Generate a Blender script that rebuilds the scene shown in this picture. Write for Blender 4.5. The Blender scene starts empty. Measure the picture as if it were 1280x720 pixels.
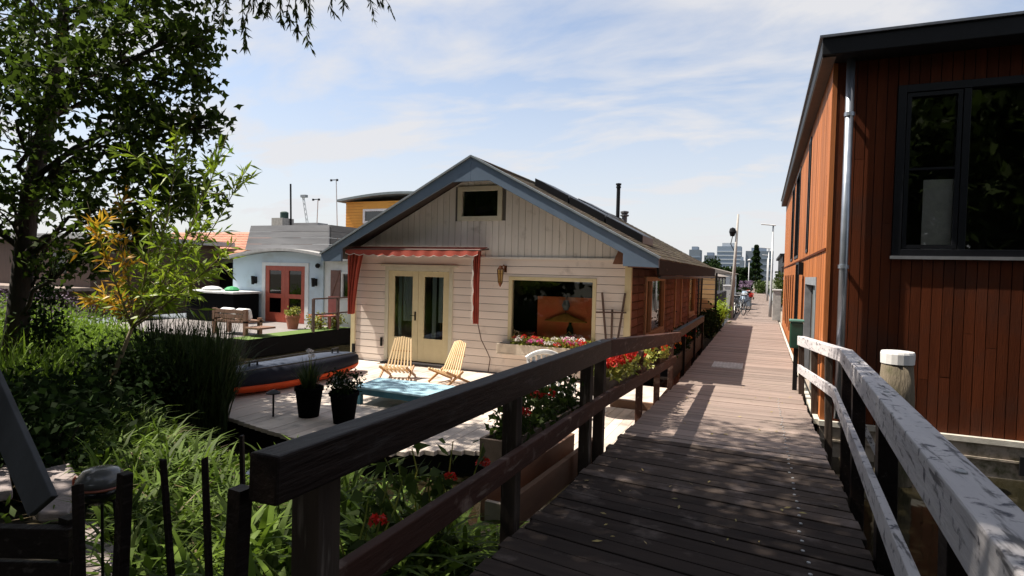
import bpy, math, random
import numpy as np
from mathutils import Matrix, Vector
random.seed(7); RNG = np.random.default_rng(11)
sc = bpy.context.scene
COL = sc.collection

# ------------------------------------------------------------------ helpers
def tag(o, label=None, cat=None, group=None, kind=None):
    if label: o['label'] = label
    if cat: o['category'] = cat
    if group: o['group'] = group
    if kind: o['kind'] = kind
    return o

def thing(name, loc, label, cat, group=None, rz=0.0):
    o = bpy.data.objects.new(name, None); COL.objects.link(o)
    o.empty_display_size = .2
    o.location = loc; o.rotation_euler = (0, 0, rz)
    return tag(o, label, cat, group)

def wmat(o):
    m = Matrix.LocRotScale(o.location, o.rotation_euler, o.scale)
    if o.parent: m = wmat(o.parent) @ o.matrix_parent_inverse @ m
    return m

def copy_tree(o, parent=None):
    c = o.copy(); COL.objects.link(c)
    if parent: c.parent = parent
    for ch in [x for x in COL.objects if x.parent == o]:
        copy_tree(ch, c)
    return c

class MB:
    def __init__(s): s.v = []; s.f = []
    def add(s, vs, fs):
        b = len(s.v); s.v += [tuple(map(float, v)) for v in vs]; s.f += [tuple(b+i for i in f) for f in fs]; return s
    def box(s, x0, x1, y0, y1, z0, z1):
        return s.add([(x0,y0,z0),(x1,y0,z0),(x1,y1,z0),(x0,y1,z0),(x0,y0,z1),(x1,y0,z1),(x1,y1,z1),(x0,y1,z1)],
                     [(0,3,2,1),(4,5,6,7),(0,1,5,4),(1,2,6,5),(2,3,7,6),(3,0,4,7)])
    def obox(s, c, size, m=None):
        m = m or Matrix.Identity(3); c = Vector(c); a, b, d = [k/2 for k in size]
        vs = [c + m @ Vector((x*a, y*b, z*d)) for z in (-1,1) for (x,y) in ((-1,-1),(1,-1),(1,1),(-1,1))]
        return s.add(vs, [(0,3,2,1),(4,5,6,7),(0,1,5,4),(1,2,6,5),(2,3,7,6),(3,0,4,7)])
    def bar(s, p, q, w, h, up=(0,0,1), w2=None, h2=None):
        p = Vector(p); q = Vector(q); d = (q-p).normalized(); up = Vector(up)
        sx = d.cross(up)
        if sx.length < 1e-4: sx = d.cross(Vector((0,1,0)))
        sx.normalize(); uz = sx.cross(d).normalized()
        w2 = w2 or w; h2 = h2 or h
        vs = []
        for c, ww, hh in ((p,w,h),(q,w2,h2)):
            for a, b in ((-1,-1),(1,-1),(1,1),(-1,1)):
                vs.append(c + sx*a*ww/2 + uz*b*hh/2)
        return s.add(vs, [(0,1,2,3),(7,6,5,4),(0,4,5,1),(1,5,6,2),(2,6,7,3),(3,7,4,0)])
    def tube(s, pts, rad, n=8, cap=True):
        pts = [Vector(p) for p in pts]
        if not hasattr(rad, '__len__'): rad = [rad]*len(pts)
        base = len(s.v); ref = Vector((.3,.2,1)).normalized()
        for i, p in enumerate(pts):
            d = (pts[min(i+1,len(pts)-1)] - pts[max(i-1,0)])
            if d.length < 1e-7: d = Vector((0,0,1))
            d.normalize()
            a = d.cross(ref)
            if a.length < .05: a = d.cross(Vector((1,0,0)))
            a.normalize(); b = d.cross(a)
            for k in range(n):
                t = 2*math.pi*k/n
                s.v.append(tuple(p + (a*math.cos(t) + b*math.sin(t))*rad[i]))
        for i in range(len(pts)-1):
            for k in range(n):
                k2 = (k+1) % n
                s.f.append((base+i*n+k, base+(i+1)*n+k, base+(i+1)*n+k2, base+i*n+k2))
        if cap:
            s.f.append(tuple(base+k for k in range(n)))
            s.f.append(tuple(base+(len(pts)-1)*n+k for k in range(n-1,-1,-1)))
        return s
    def lathe(s, prof, c=(0,0,0), n=20):
        base = len(s.v); c = Vector(c)
        for r, z in prof:
            for k in range(n):
                t = 2*math.pi*k/n
                s.v.append((c.x+r*math.cos(t), c.y+r*math.sin(t), c.z+z))
        for i in range(len(prof)-1):
            for k in range(n):
                k2 = (k+1) % n
                s.f.append((base+i*n+k, base+i*n+k2, base+(i+1)*n+k2, base+(i+1)*n+k))
        s.f.append(tuple(base+k for k in range(n-1,-1,-1)))
        s.f.append(tuple(base+(len(prof)-1)*n+k for k in range(n)))
        return s
    def prism(s, poly, axis, a, b):
        # poly of 2d points; axis 'x','y','z' extrusion a..b
        def P(u, v, t): return {'x':(t,u,v),'y':(u,t,v),'z':(u,v,t)}[axis]
        n = len(poly)
        vs = [P(u,v,a) for u,v in poly] + [P(u,v,b) for u,v in poly]
        fs = [tuple(range(n)), tuple(range(2*n-1, n-1, -1))] + [(i, n+i, n+(i+1)%n, (i+1)%n) for i in range(n)]
        return s.add(vs, fs)
    def torus(s, c, R, r, axis='x', n=20, m=6):
        base = len(s.v); c = Vector(c)
        for i in range(n):
            t = 2*math.pi*i/n
            for j in range(m):
                u = 2*math.pi*j/m
                a = (R + r*math.cos(u))*math.cos(t); b = (R + r*math.cos(u))*math.sin(t); h = r*math.sin(u)
                s.v.append(tuple(c + Vector({'x':(h,a,b),'y':(a,h,b),'z':(a,b,h)}[axis])))
        for i in range(n):
            for j in range(m):
                s.f.append((base+i*m+j, base+((i+1)%n)*m+j, base+((i+1)%n)*m+(j+1)%m, base+i*m+(j+1)%m))
        return s
    def jitter(s, a):
        s.v = [(x+random.uniform(-a,a), y+random.uniform(-a,a), z+random.uniform(-a,a)) for x,y,z in s.v]; return s
    def build(s, name, m, parent=None, smooth=False, bevel=0, sub=0):
        me = bpy.data.meshes.new(name); me.from_pydata(s.v, [], s.f); me.update()
        return link(name, me, m, parent, smooth, bevel, sub)

def link(name, me, m, parent=None, smooth=False, bevel=0, sub=0, fixn=True):
    if fixn:
        import bmesh
        bm = bmesh.new(); bm.from_mesh(me); bmesh.ops.recalc_face_normals(bm, faces=bm.faces); bm.to_mesh(me); bm.free()
    me.materials.append(m)
    if smooth:
        me.polygons.foreach_set('use_smooth', [True]*len(me.polygons))
    o = bpy.data.objects.new(name, me); COL.objects.link(o)
    if parent:
        o.parent = parent; o.matrix_parent_inverse = wmat(parent).inverted()
    if bevel:
        b = o.modifiers.new('bevel', 'BEVEL'); b.width = bevel; b.segments = 2; b.limit_method = 'ANGLE'
    if sub:
        b = o.modifiers.new('sub', 'SUBSURF'); b.levels = sub; b.render_levels = sub
    return o

def np_mesh(name, V, F, m, parent=None, smooth=False):
    """V (n,3), F (k,p) constant polygon size"""
    me = bpy.data.meshes.new(name)
    V = np.asarray(V, np.float32); F = np.asarray(F, np.int32); k, p = F.shape
    me.vertices.add(len(V)); me.vertices.foreach_set('co', V.ravel())
    me.loops.add(k*p); me.loops.foreach_set('vertex_index', F.ravel())
    me.polygons.add(k); me.polygons.foreach_set('loop_start', np.arange(0, k*p, p, dtype=np.int32))
    me.update(calc_edges=True); me.validate()
    return link(name, me, m, parent, smooth, fixn=False)

# --------------------------------------------------------------- materials
def rgb(c): return (c[0], c[1], c[2], 1)
def nodes_of(name):
    m = bpy.data.materials.new(name); m.use_nodes = True
    nt = m.node_tree; nt.nodes.clear()
    return m, nt, lambda t, **k: mk(nt, t, k)
def mk(nt, t, k):
    n = nt.nodes.new(t)
    for a, b in k.items(): setattr(n, a, b)
    return n
def mixc(nt, fac, a, b, blend='MIX'):
    n = nt.nodes.new('ShaderNodeMix'); n.data_type = 'RGBA'; n.blend_type = blend
    for i, val in ((0, fac), (6, a), (7, b)):
        if hasattr(val, 'links'): nt.links.new(val, n.inputs[i])
        elif isinstance(val, (int, float)): n.inputs[i].default_value = val
        else: n.inputs[i].default_value = rgb(val)
    return n.outputs[2]
def ramp(nt, src, p0, p1, c0=(0,0,0), c1=(1,1,1)):
    n = nt.nodes.new('ShaderNodeValToRGB')
    n.color_ramp.elements[0].position = p0; n.color_ramp.elements[1].position = p1
    n.color_ramp.elements[0].color = rgb(c0); n.color_ramp.elements[1].color = rgb(c1)
    nt.links.new(src, n.inputs[0]); return n.outputs[0]
def noise(nt, scale, stretch=(1,1,1), detail=5, coord='Object', rough=.6):
    tc = nt.nodes.new('ShaderNodeTexCoord'); mp = nt.nodes.new('ShaderNodeMapping')
    mp.inputs['Scale'].default_value = stretch
    nt.links.new(tc.outputs[coord], mp.inputs[0])
    n = nt.nodes.new('ShaderNodeTexNoise'); n.inputs['Scale'].default_value = scale
    n.inputs['Detail'].default_value = detail; n.inputs['Roughness'].default_value = rough
    nt.links.new(mp.outputs[0], n.inputs[0]); return n.outputs[0]

def M(name, col, col2=None, rough=.7, metal=0, scale=6, stretch=(1,1,1), island=.0, bump=.15, fine=40,
      dirt=None, dirt_scale=2.0, dirt_lo=.52, dirt_hi=.68, spec=.5, trans=0.0, bump_dist=.01, crack=None):
    m, nt, N = nodes_of(name)
    p = N('ShaderNodeBsdfPrincipled'); out = N('ShaderNodeOutputMaterial')
    col2 = col2 or tuple(c*.7 for c in col)
    c = mixc(nt, ramp(nt, noise(nt, scale, stretch), .32, .68), col, col2)
    if dirt:
        d = ramp(nt, noise(nt, dirt_scale, detail=8), dirt_lo, dirt_hi)
        c = mixc(nt, d, c, dirt)
    ck = None
    if crack:
        ck = ramp(nt, noise(nt, crack[1], stretch, detail=4), crack[2], crack[3])
        c = mixc(nt, ck, c, crack[0])
    if island:
        g = N('ShaderNodeNewGeometry')
        mr = N('ShaderNodeMapRange'); mr.inputs[3].default_value = 1-island; mr.inputs[4].default_value = 1+island
        nt.links.new(g.outputs['Random Per Island'], mr.inputs[0])
        cc = N('ShaderNodeCombineColor')
        for i in range(3): nt.links.new(mr.outputs[0], cc.inputs[i])
        c = mixc(nt, 1.0, c, cc.outputs[0], 'MULTIPLY')
    nt.links.new(c, p.inputs['Base Color'])
    p.inputs['Roughness'].default_value = rough; p.inputs['Metallic'].default_value = metal
    p.inputs['Specular IOR Level'].default_value = spec
    if bump:
        b = N('ShaderNodeBump'); b.inputs['Strength'].default_value = bump; b.inputs['Distance'].default_value = bump_dist
        nt.links.new(noise(nt, fine, stretch, detail=6), b.inputs['Height']); nt.links.new(b.outputs[0], p.inputs['Normal'])
    if trans:
        t = N('ShaderNodeBsdfTranslucent'); nt.links.new(c, t.inputs[0])
        mx = N('ShaderNodeMixShader'); mx.inputs[0].default_value = trans
        nt.links.new(p.outputs[0], mx.inputs[1]); nt.links.new(t.outputs[0], mx.inputs[2])
        nt.links.new(mx.outputs[0], out.inputs[0])
    else:
        nt.links.new(p.outputs[0], out.inputs[0])
    return m

def glass(name, tint=(.55,.6,.6), refl=.07):
    m, nt, N = nodes_of(name)
    out = N('ShaderNodeOutputMaterial'); t = N('ShaderNodeBsdfTransparent'); t.inputs[0].default_value = rgb(tint)
    g = N('ShaderNodeBsdfGlossy'); g.inputs['Roughness'].default_value = .02
    lw = N('ShaderNodeFresnel'); lw.inputs[0].default_value = 1.5
    ad = N('ShaderNodeMath', operation='ADD'); ad.inputs[1].default_value = refl
    nt.links.new(lw.outputs[0], ad.inputs[0])
    mx = N('ShaderNodeMixShader'); nt.links.new(ad.outputs[0], mx.inputs[0])
    nt.links.new(t.outputs[0], mx.inputs[1]); nt.links.new(g.outputs[0], mx.inputs[2]); nt.links.new(mx.outputs[0], out.inputs[0])
    return m

PAINT = M('cream siding paint', (.74,.655,.59), (.68,.595,.53), rough=.55, scale=1.5, stretch=(.5,1,4), island=.05, bump=.08, fine=60, dirt=(.42,.36,.32), dirt_scale=3, dirt_lo=.6, dirt_hi=.8)
GABLE = M('grey cream vertical board paint', (.70,.66,.61), (.63,.59,.54), rough=.6, scale=2, stretch=(4,1,.4), island=.06, bump=.08, dirt=(.38,.34,.30), dirt_scale=3, dirt_lo=.6, dirt_hi=.8)
YELLOWTRIM = M('pale yellow trim paint', (.62,.54,.33), (.56,.48,.29), rough=.45, bump=.05)
BLUETRIM = M('slate blue fascia paint', (.115,.165,.235), (.095,.14,.205), rough=.5, scale=3, bump=.05)
SHINGLE = M('red brown side boards', (.175,.080,.062), (.105,.048,.036), rough=.8, spec=.2, scale=3, stretch=(1,.6,3), island=.2, bump=.25)
ROOF = M('mossy roof shingles', (.095,.075,.060), (.032,.028,.024), rough=.95, spec=.1, scale=7, island=.4, bump=1.0, fine=9, dirt=(.085,.082,.042), dirt_scale=5, dirt_lo=.5, dirt_hi=.65, bump_dist=.02)
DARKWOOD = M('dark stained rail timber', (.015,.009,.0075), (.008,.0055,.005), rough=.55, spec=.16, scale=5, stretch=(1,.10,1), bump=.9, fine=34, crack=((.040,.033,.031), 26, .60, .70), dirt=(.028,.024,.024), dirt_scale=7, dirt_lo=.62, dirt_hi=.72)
REDWOOD = M('reddish brown rail timber', (.075,.032,.023), (.038,.019,.015), rough=.75, spec=.15, scale=5, stretch=(1,.12,1), bump=.8, fine=30, crack=((.15,.11,.09), 26, .60, .70), dirt=(.17,.12,.10), dirt_scale=6, dirt_lo=.58, dirt_hi=.72)
POSTWOOD = M('weathered post timber', (.075,.056,.044), (.04,.031,.026), rough=.9, spec=.15, scale=6, stretch=(1,1,.10), bump=.9, fine=28, crack=((.15,.125,.105), 24, .60, .70))
GREYRAIL = M('peeling white rail timber', (.64,.61,.61), (.45,.43,.45), rough=.75, spec=.3, scale=5, stretch=(1,.10,1), bump=.8, fine=26, dirt=(.09,.09,.11), dirt_scale=16, dirt_lo=.57, dirt_hi=.66, crack=((.13,.125,.13), 30, .57, .66))
DECK = M('weathered pier planks', (.262,.200,.172), (.195,.150,.130), rough=.75, scale=5, stretch=(.15,1,1), island=.16, bump=.35, fine=22, dirt=(.20,.16,.13), dirt_scale=2.2, dirt_lo=.52, dirt_hi=.75)
RAMPDECK = M('shade toned ramp planks', (.060,.046,.040), (.032,.026,.024), rough=.9, spec=.06, scale=5, stretch=(.15,1,1), island=.2, bump=.5, fine=20, dirt=(.125,.102,.092), dirt_scale=4, dirt_lo=.56, dirt_hi=.74)  # darker wood with the tree shade of the near ramp put into its colour
TERR = M('pale terrace boards', (.62,.54,.47), (.50,.43,.38), rough=.8, scale=4, stretch=(1,.15,1), island=.1, bump=.25, dirt=(.33,.29,.26), dirt_scale=2.5)
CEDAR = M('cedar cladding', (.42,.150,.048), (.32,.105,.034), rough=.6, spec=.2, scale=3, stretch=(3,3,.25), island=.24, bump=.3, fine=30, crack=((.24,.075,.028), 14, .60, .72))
CEDARDK = M('shade toned cedar cladding with stains', (.100,.027,.011), (.070,.019,.008), rough=.65, spec=.06, scale=3, stretch=(3,3,.25), island=.17, bump=.35, fine=30, dirt=(.062,.025,.016), dirt_scale=1.1, dirt_lo=.48, dirt_hi=.68, crack=((.06,.018,.008), 14, .60, .72))  # same cedar as the side wall, with the front's shade put into the colour
BLACKMET = M('black metal trim', (.009,.0095,.011), rough=.5, spec=.2, bump=.03)
ANTHR = M('anthracite window frame', (.009,.010,.013), rough=.4, spec=.25, bump=.02)
ZINC = M('zinc downpipe', (.42,.46,.52), (.30,.34,.40), rough=.38, metal=.85, scale=4, bump=.05)
CONC = M('algae stained concrete', (.36,.31,.26), (.25,.21,.17), rough=.9, scale=5, bump=.4, dirt=(.08,.075,.04), dirt_scale=4, dirt_lo=.56, dirt_hi=.7)
WHITE = M('white paint', (.74,.74,.73), (.62,.62,.61), rough=.45, bump=.05)
WHITEPL = M('white plastic', (.78,.78,.77), rough=.35, bump=0)
BLACK = M('black rubber', (.012,.012,.014), rough=.5, bump=.1)
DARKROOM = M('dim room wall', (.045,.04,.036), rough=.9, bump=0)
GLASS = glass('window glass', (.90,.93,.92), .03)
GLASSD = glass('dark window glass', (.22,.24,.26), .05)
RED = M('red brown door paint', (.40,.082,.045), (.32,.062,.036), rough=.45, bump=.05)
AWN = M('faded red awning canvas', (.40,.075,.045), (.29,.048,.032), rough=.9, scale=3, stretch=(1,1,1), bump=.3, trans=.15)
AWNTRIM = M('white canvas edging', (.70,.62,.56), rough=.9, bump=.1)
BLUEW = M('pale blue wall paint', (.50,.61,.70), (.46,.57,.66), rough=.6, scale=1.5, bump=.06, dirt=(.42,.5,.56), dirt_scale=1.5)
WHITEW = M('white board wall', (.68,.70,.70), (.60,.62,.62), rough=.6, bump=.06)
GREYPL = M('silver grey planks', (.33,.33,.34), (.22,.22,.23), rough=.85, scale=4, stretch=(.12,1,1), island=.14, bump=.3)
DKPL = M('dark weathered planks', (.16,.155,.15), (.09,.088,.085), rough=.9, scale=5, stretch=(.2,.2,1), island=.15, bump=.3)
ORANGE = M('ochre orange boards', (.68,.32,.032), (.60,.27,.026), rough=.55, scale=2, bump=.08)
TILE = M('terracotta roof tiles', (.42,.19,.12), (.32,.135,.085), rough=.85, scale=8, island=.15, bump=.3)
STONE = M('worn stone slab', (.33,.28,.27), (.22,.185,.18), rough=.9, scale=6, bump=.5, dirt=(.12,.10,.09), dirt_scale=5)
LAWN = M('short lawn', (.11,.18,.03), (.07,.12,.02), rough=.9, scale=20, bump=.4)
SOIL = M('dark damp soil', (.045,.034,.022), (.025,.022,.014), rough=.95, scale=4, bump=.8, dirt=(.05,.065,.02), dirt_scale=2)
ROPE = M('pale rope', (.45,.40,.32), rough=.9)
COPPER = M('aged copper', (.22,.09,.04), (.13,.055,.03), rough=.3, metal=.9, bump=.05)
CHAIRW = M('light varnished slats', (.80,.62,.38), (.70,.52,.29), rough=.5, scale=8, stretch=(1,1,.2), bump=.1)
CHAIRD = M('oiled chair foot wood', (.42,.235,.10), (.30,.16,.065), rough=.55, bump=.1)
TURQ = M('turquoise painted table', (.30,.48,.58), (.25,.42,.52), rough=.6, bump=.2, scale=2, dirt=(.28,.48,.56), dirt_scale=3)
TURQD = M('teal table edge', (.05,.20,.27), rough=.5)
KAYTOP = M('navy kayak fabric', (.013,.015,.024), (.009,.010,.017), rough=.7, spec=.1, scale=3, bump=.12)
KAYDECK = M('grey blue kayak deck cloth', (.055,.068,.098), (.040,.050,.075), rough=.7, spec=.15, bump=.1)
KAYORG = M('orange kayak hull', (.62,.075,.012), (.50,.055,.010), rough=.5, spec=.2, bump=.05)
POT = M('black plastic pot', (.005,.005,.006), rough=.9, spec=.03, bump=.05)
TERRA = M('terracotta pot', (.34,.13,.075), rough=.8)
CANE = M('dark brown cane', (.10,.055,.04), (.06,.035,.028), rough=.7)
WOODMID = M('brown garden timber', (.22,.12,.075), (.15,.08,.05), rough=.7, stretch=(1,.2,1), bump=.2)
WINWOOD = M('bare wood window frame', (.42,.26,.15), (.33,.19,.11), rough=.6, bump=.1)
TAN = M('tan slats', (.50,.36,.19), (.40,.28,.14), rough=.65, scale=4, stretch=(.2,1,1), island=.12, bump=.15)
LEAF_MAPLE = M('maple leaves', (.066,.108,.012), (.026,.046,.007), rough=.7, spec=.2, scale=1.2, island=.45, bump=0, trans=.48, dirt=(.20,.10,.03), dirt_scale=1.3, dirt_lo=.68, dirt_hi=.74)
LEAF_WILLOW = M('willow leaves', (.055,.085,.015), (.032,.052,.010), rough=.65, spec=.2, scale=2, island=.4, bump=0, trans=.40)
LEAF_SAP = M('yellow green sapling leaves', (.30,.39,.028), (.15,.26,.020), rough=.45, scale=2, island=.35, bump=0, trans=.40)
LEAF_YEL = M('yellowing sapling leaves', (.72,.50,.040), (.66,.30,.030), rough=.5, scale=5, island=.3, bump=0, trans=.35)
LEAF_DARK = M('dark shrub leaves', (.018,.036,.008), (.010,.021,.006), rough=.8, spec=.08, scale=2, island=.4, bump=0, trans=.25)
LEAF_GER = M('geranium leaves', (.17,.24,.030), (.34,.30,.05), rough=.5, scale=6, island=.35, bump=0, trans=.25)
GRASSM = M('long green blades', (.115,.180,.018), (.050,.090,.011), rough=.6, spec=.2, scale=2.5, island=.6, bump=0, trans=.35)
WEEDM = M('bright weeds', (.17,.27,.026), (.10,.17,.018), rough=.65, spec=.2, scale=1.5, island=.4, bump=0, trans=.40)
REEDM = M('dark reed blades', (.035,.058,.013), (.020,.036,.009), rough=.65, spec=.2, scale=2, island=.4, bump=0, trans=.25)
PETRED = M('red petals', (.75,.020,.012), (.62,.03,.015), rough=.6, island=.25, bump=0, trans=.25)
PETPINK = M('magenta petals', (.60,.06,.25), (.55,.10,.33), rough=.6, island=.25, bump=0, trans=.2)
PETWHITE = M('white petals', (.80,.76,.76), rough=.6, bump=0, trans=.2)
PETPURP = M('mauve petals', (.24,.16,.25), rough=.7, bump=0, trans=.2)
PETORG = M('orange petals', (.75,.24,.02), rough=.6, bump=0, trans=.2)
BARK = M('dark bark', (.060,.046,.036), (.032,.025,.020), rough=.95, scale=9, stretch=(1,1,.25), bump=.9, fine=18, bump_dist=.03)
TWIG = M('pale twig bark', (.19,.15,.085), (.12,.10,.055), rough=.8, bump=.2)
GREYPOLE = M('galvanised lamp pole', (.42,.43,.44), (.35,.36,.37), rough=.5, metal=.3, bump=.02)
CITY = M('hazy blue facade', (.20,.25,.32), (.17,.215,.285), rough=.7, bump=0)
CITYW = M('hazy pale facade band', (.42,.46,.51), rough=.7, bump=0)
CITYD = M('hazy dark facade', (.14,.17,.21), (.11,.135,.17), rough=.7, bump=0)
CURT = M('pale blue curtain', (.66,.74,.76), (.54,.63,.66), rough=.9, stretch=(12,1,.3), bump=.2, trans=.2)
PANEL = M('orange red canvas', (.85,.16,.055), (.78,.22,.07), rough=.7, scale=3, bump=.05)
OCHRE = M('ochre lamp shade', (.50,.22,.035), rough=.7)
TARPB = M('pale blue tarpaulin', (.30,.38,.48), (.22,.29,.38), rough=.5, scale=6, bump=.4)

# ------------------------------------------------------------------ camera
R3 = np.array([[0.92,0.39,0.02],[0.03,-0.02,-1.0],[-0.39,0.92,-0.03]])
F = 731.; CXP, CYP = 640., 360.
def axes():
    v1 = np.array([953-CXP, 347-CYP, F]); v2 = -np.array([-1070-CXP, 298-CYP, F])
    Y = v1/np.linalg.norm(v1); X = v2/np.linalg.norm(v2); X = X - Y*(X@Y); X /= np.linalg.norm(X)
    return np.stack([X, Y, np.cross(X, Y)], 1)
R3 = axes(); H = 1.9
cam_d = bpy.data.cameras.new('camera'); cam = bpy.data.objects.new('camera', cam_d); COL.objects.link(cam)
cx, cy, cz = R3[0], -R3[1], -R3[2]
cam.matrix_world = Matrix(((cx[0],cy[0],cz[0],0),(cx[1],cy[1],cz[1],0),(cx[2],cy[2],cz[2],H),(0,0,0,1)))
cam_d.sensor_width = 36; cam_d.lens = F*36/1280; cam_d.clip_end = 3000; cam_d.clip_start = .05
sc.camera = cam
def spot(u, v, d):
    """world point seen in that direction at distance d along the view axis (used to fit trees and shrubs)"""
    return R3.T @ np.array([(u-CXP)/F*d, (v-CYP)/F*d, d]) + np.array([0,0,H])

# --------------------------------------------------------------- sun and sky
L = Vector((.66, .14, -1.0)).normalized()
sun_d = bpy.data.lights.new('sun', 'SUN'); sun_d.energy = 5.0; sun_d.angle = math.radians(.5); sun_d.color = (1.0, .91, .79)
sun = bpy.data.objects.new('sun', sun_d); COL.objects.link(sun)
sun.rotation_euler = L.to_track_quat('-Z', 'Y').to_euler(); sun.location = (-30, -6, 45)
w = bpy.data.worlds.new('World'); sc.world = w; w.use_nodes = True
nt = w.node_tree; nt.nodes.clear()
sky = nt.nodes.new('ShaderNodeTexSky'); sky.sky_type = 'NISHITA'; sky.sun_disc = False
sky.sun_elevation = math.asin(-L.z); sky.sun_rotation = math.atan2(-L.x, -L.y)
sky.air_density = 1.0; sky.dust_density = .8; sky.ozone_density = 1.5
tc = nt.nodes.new('ShaderNodeTexCoord'); sep = nt.nodes.new('ShaderNodeSeparateXYZ'); nt.links.new(tc.outputs['Generated'], sep.inputs[0])
# project the view direction on a flat cloud layer
zz = nt.nodes.new('ShaderNodeMath'); zz.operation = 'MAXIMUM'; zz.inputs[1].default_value = .0; nt.links.new(sep.outputs[2], zz.inputs[0])
za = nt.nodes.new('ShaderNodeMath'); za.operation = 'ADD'; za.inputs[1].default_value = .16; nt.links.new(zz.outputs[0], za.inputs[0])
vs = nt.nodes.new('ShaderNodeVectorMath'); vs.operation = 'DIVIDE'
cb = nt.nodes.new('ShaderNodeCombineXYZ')
for i in range(3): nt.links.new(za.outputs[0], cb.inputs[i])
nt.links.new(tc.outputs['Generated'], vs.inputs[0]); nt.links.new(cb.outputs[0], vs.inputs[1])
mp = nt.nodes.new('ShaderNodeMapping'); mp.inputs['Rotation'].default_value = (0,0,.5); mp.inputs['Scale'].default_value = (1.0, 1.9, .0)
nt.links.new(vs.outputs[0], mp.inputs[0])
n1 = nt.nodes.new('ShaderNodeTexNoise'); n1.inputs['Scale'].default_value = 1.25; n1.inputs['Detail'].default_value = 9; n1.inputs['Roughness'].default_value = .56
n1.inputs['Distortion'].default_value = .35
nt.links.new(mp.outputs[0], n1.inputs[0])
cr = ramp(nt, n1.outputs[0], .34, .60, (.10,.10,.10))
# more veil towards the horizon
hz = nt.nodes.new('ShaderNodeMapRange'); hz.inputs[1].default_value = .0; hz.inputs[2].default_value = .45; hz.inputs[3].default_value = .97; hz.inputs[4].default_value = .0
nt.links.new(zz.outputs[0], hz.inputs[0])
mx = nt.nodes.new('ShaderNodeMath'); mx.operation = 'MAXIMUM'
m8 = nt.nodes.new('ShaderNodeMath'); m8.operation = 'MULTIPLY'; m8.inputs[1].default_value = .93; nt.links.new(cr, m8.inputs[0])
nt.links.new(m8.outputs[0], mx.inputs[0]); nt.links.new(hz.outputs[0], mx.inputs[1])
skyc = mixc(nt, mx.outputs[0], sky.outputs[0], (4.45, 4.42, 4.52))
bg = nt.nodes.new('ShaderNodeBackground'); bg.inputs[1].default_value = .095; nt.links.new(skyc, bg.inputs[0])
wo = nt.nodes.new('ShaderNodeOutputWorld'); nt.links.new(bg.outputs[0], wo.inputs[0])
sc.view_settings.view_transform = 'Standard'; sc.view_settings.look = 'None'; sc.view_settings.exposure = .95; sc.view_settings.gamma = 1
sc.cycles.max_bounces = 8; sc.cycles.transparent_max_bounces = 16

# ---------------------------------------------------------------- vegetation
def rand_dirs(n, up=0.0, spread=1.0):
    d = RNG.normal(size=(n,3))*spread; d[:,2] += up
    return d/np.linalg.norm(d, axis=1, keepdims=True)
def side_of(D):
    r = RNG.normal(size=D.shape); s = np.cross(D, r); return s/np.maximum(np.linalg.norm(s,axis=1,keepdims=True),1e-6)
def leaves(name, P, D, Ln, Wd, m, parent=None, shape='rhomb', fold=.15):
    n = len(P); S = side_of(D); Nn = np.cross(D, S)
    Ln = np.asarray(Ln).reshape(-1,1); Wd = np.asarray(Wd).reshape(-1,1)
    if shape == 'maple':
        loc = [(0,0),(.35,.75),(.55,.30),(1,0),(.55,-.30),(.35,-.75)]
    else:
        loc = [(0,0),(.42,.5),(1,0),(.42,-.5)]
    k = len(loc)
    V = np.stack([P + D*Ln*a + S*Wd*b + Nn*Wd*abs(b)*fold - np.array([0,0,1.])*Ln*(a*a*.12) for a,b in loc], 1).reshape(-1,3)
    Fc = (np.arange(n)*k)[:,None] + np.arange(k)[None,:]
    return np_mesh(name, V, Fc, m, parent)
def blades(name, P, A, Ln, Wd, lean, droop, m, parent=None, seg=4):
    """grass-like strips rising from P towards azimuth A then arching over"""
    n = len(P); t = np.linspace(0,1,seg+1)
    H_ = np.stack([np.cos(A), np.sin(A), np.zeros(n)],1); Sd = np.stack([-np.sin(A), np.cos(A), np.zeros(n)],1)
    V = np.zeros((n, 2*(seg+1), 3))
    for i, ti in enumerate(t):
        hor = Ln*(lean*ti + droop*.55*ti**2.2); ver = Ln*(ti*(1-lean*.4) - droop*.62*ti**2.6)
        c = P + H_*hor[:,None] + np.array([0,0,1.])*ver[:,None]
        wv = (Wd*(1-ti**2.5)*(.6+.4*min(1,ti*3)) + .0008)[:,None]
        V[:,2*i] = c - Sd*wv/2; V[:,2*i+1] = c + Sd*wv/2
    b = (np.arange(n)*2*(seg+1))[:,None]
    Fc = np.concatenate([b + np.array([[2*i,2*i+1,2*i+3,2*i+2]]) for i in range(seg)], 0)
    return np_mesh(name, V.reshape(-1,3), Fc, m, parent)
def blob(c, r, n, shell=.5, flat=None):
    d = RNG.normal(size=(n,3)); d /= np.linalg.norm(d,axis=1,keepdims=True)
    q = RNG.random((n,1))**shell
    r = np.array(r if hasattr(r,'__len__') else (r,r,r))
    return np.asarray(c) + d*q*r
def clumped(c, r, n, k, cr):
    """leaf positions gathered in k clumps inside an ellipsoid"""
    cc = blob(c, r, k, .45); idx = RNG.integers(0, k, n)
    return cc[idx] + RNG.normal(size=(n,3))*cr, cc
def branch(mb, p, q, r0, r1, sag=.1, n=6, wig=.06):
    p = np.array(p, float); q = np.array(q, float); ln = np.linalg.norm(q-p)
    pts = []; rr = []
    for i in range(n+1):
        t = i/n; c = p+(q-p)*t; c = c + RNG.normal(size=3)*wig*ln*math.sin(math.pi*t)*.5
        c[2] += sag*ln*math.sin(math.pi*t)*.5
        pts.append(c); rr.append(r0+(r1-r0)*t)
    mb.tube(pts, rr, 6); return pts

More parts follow.
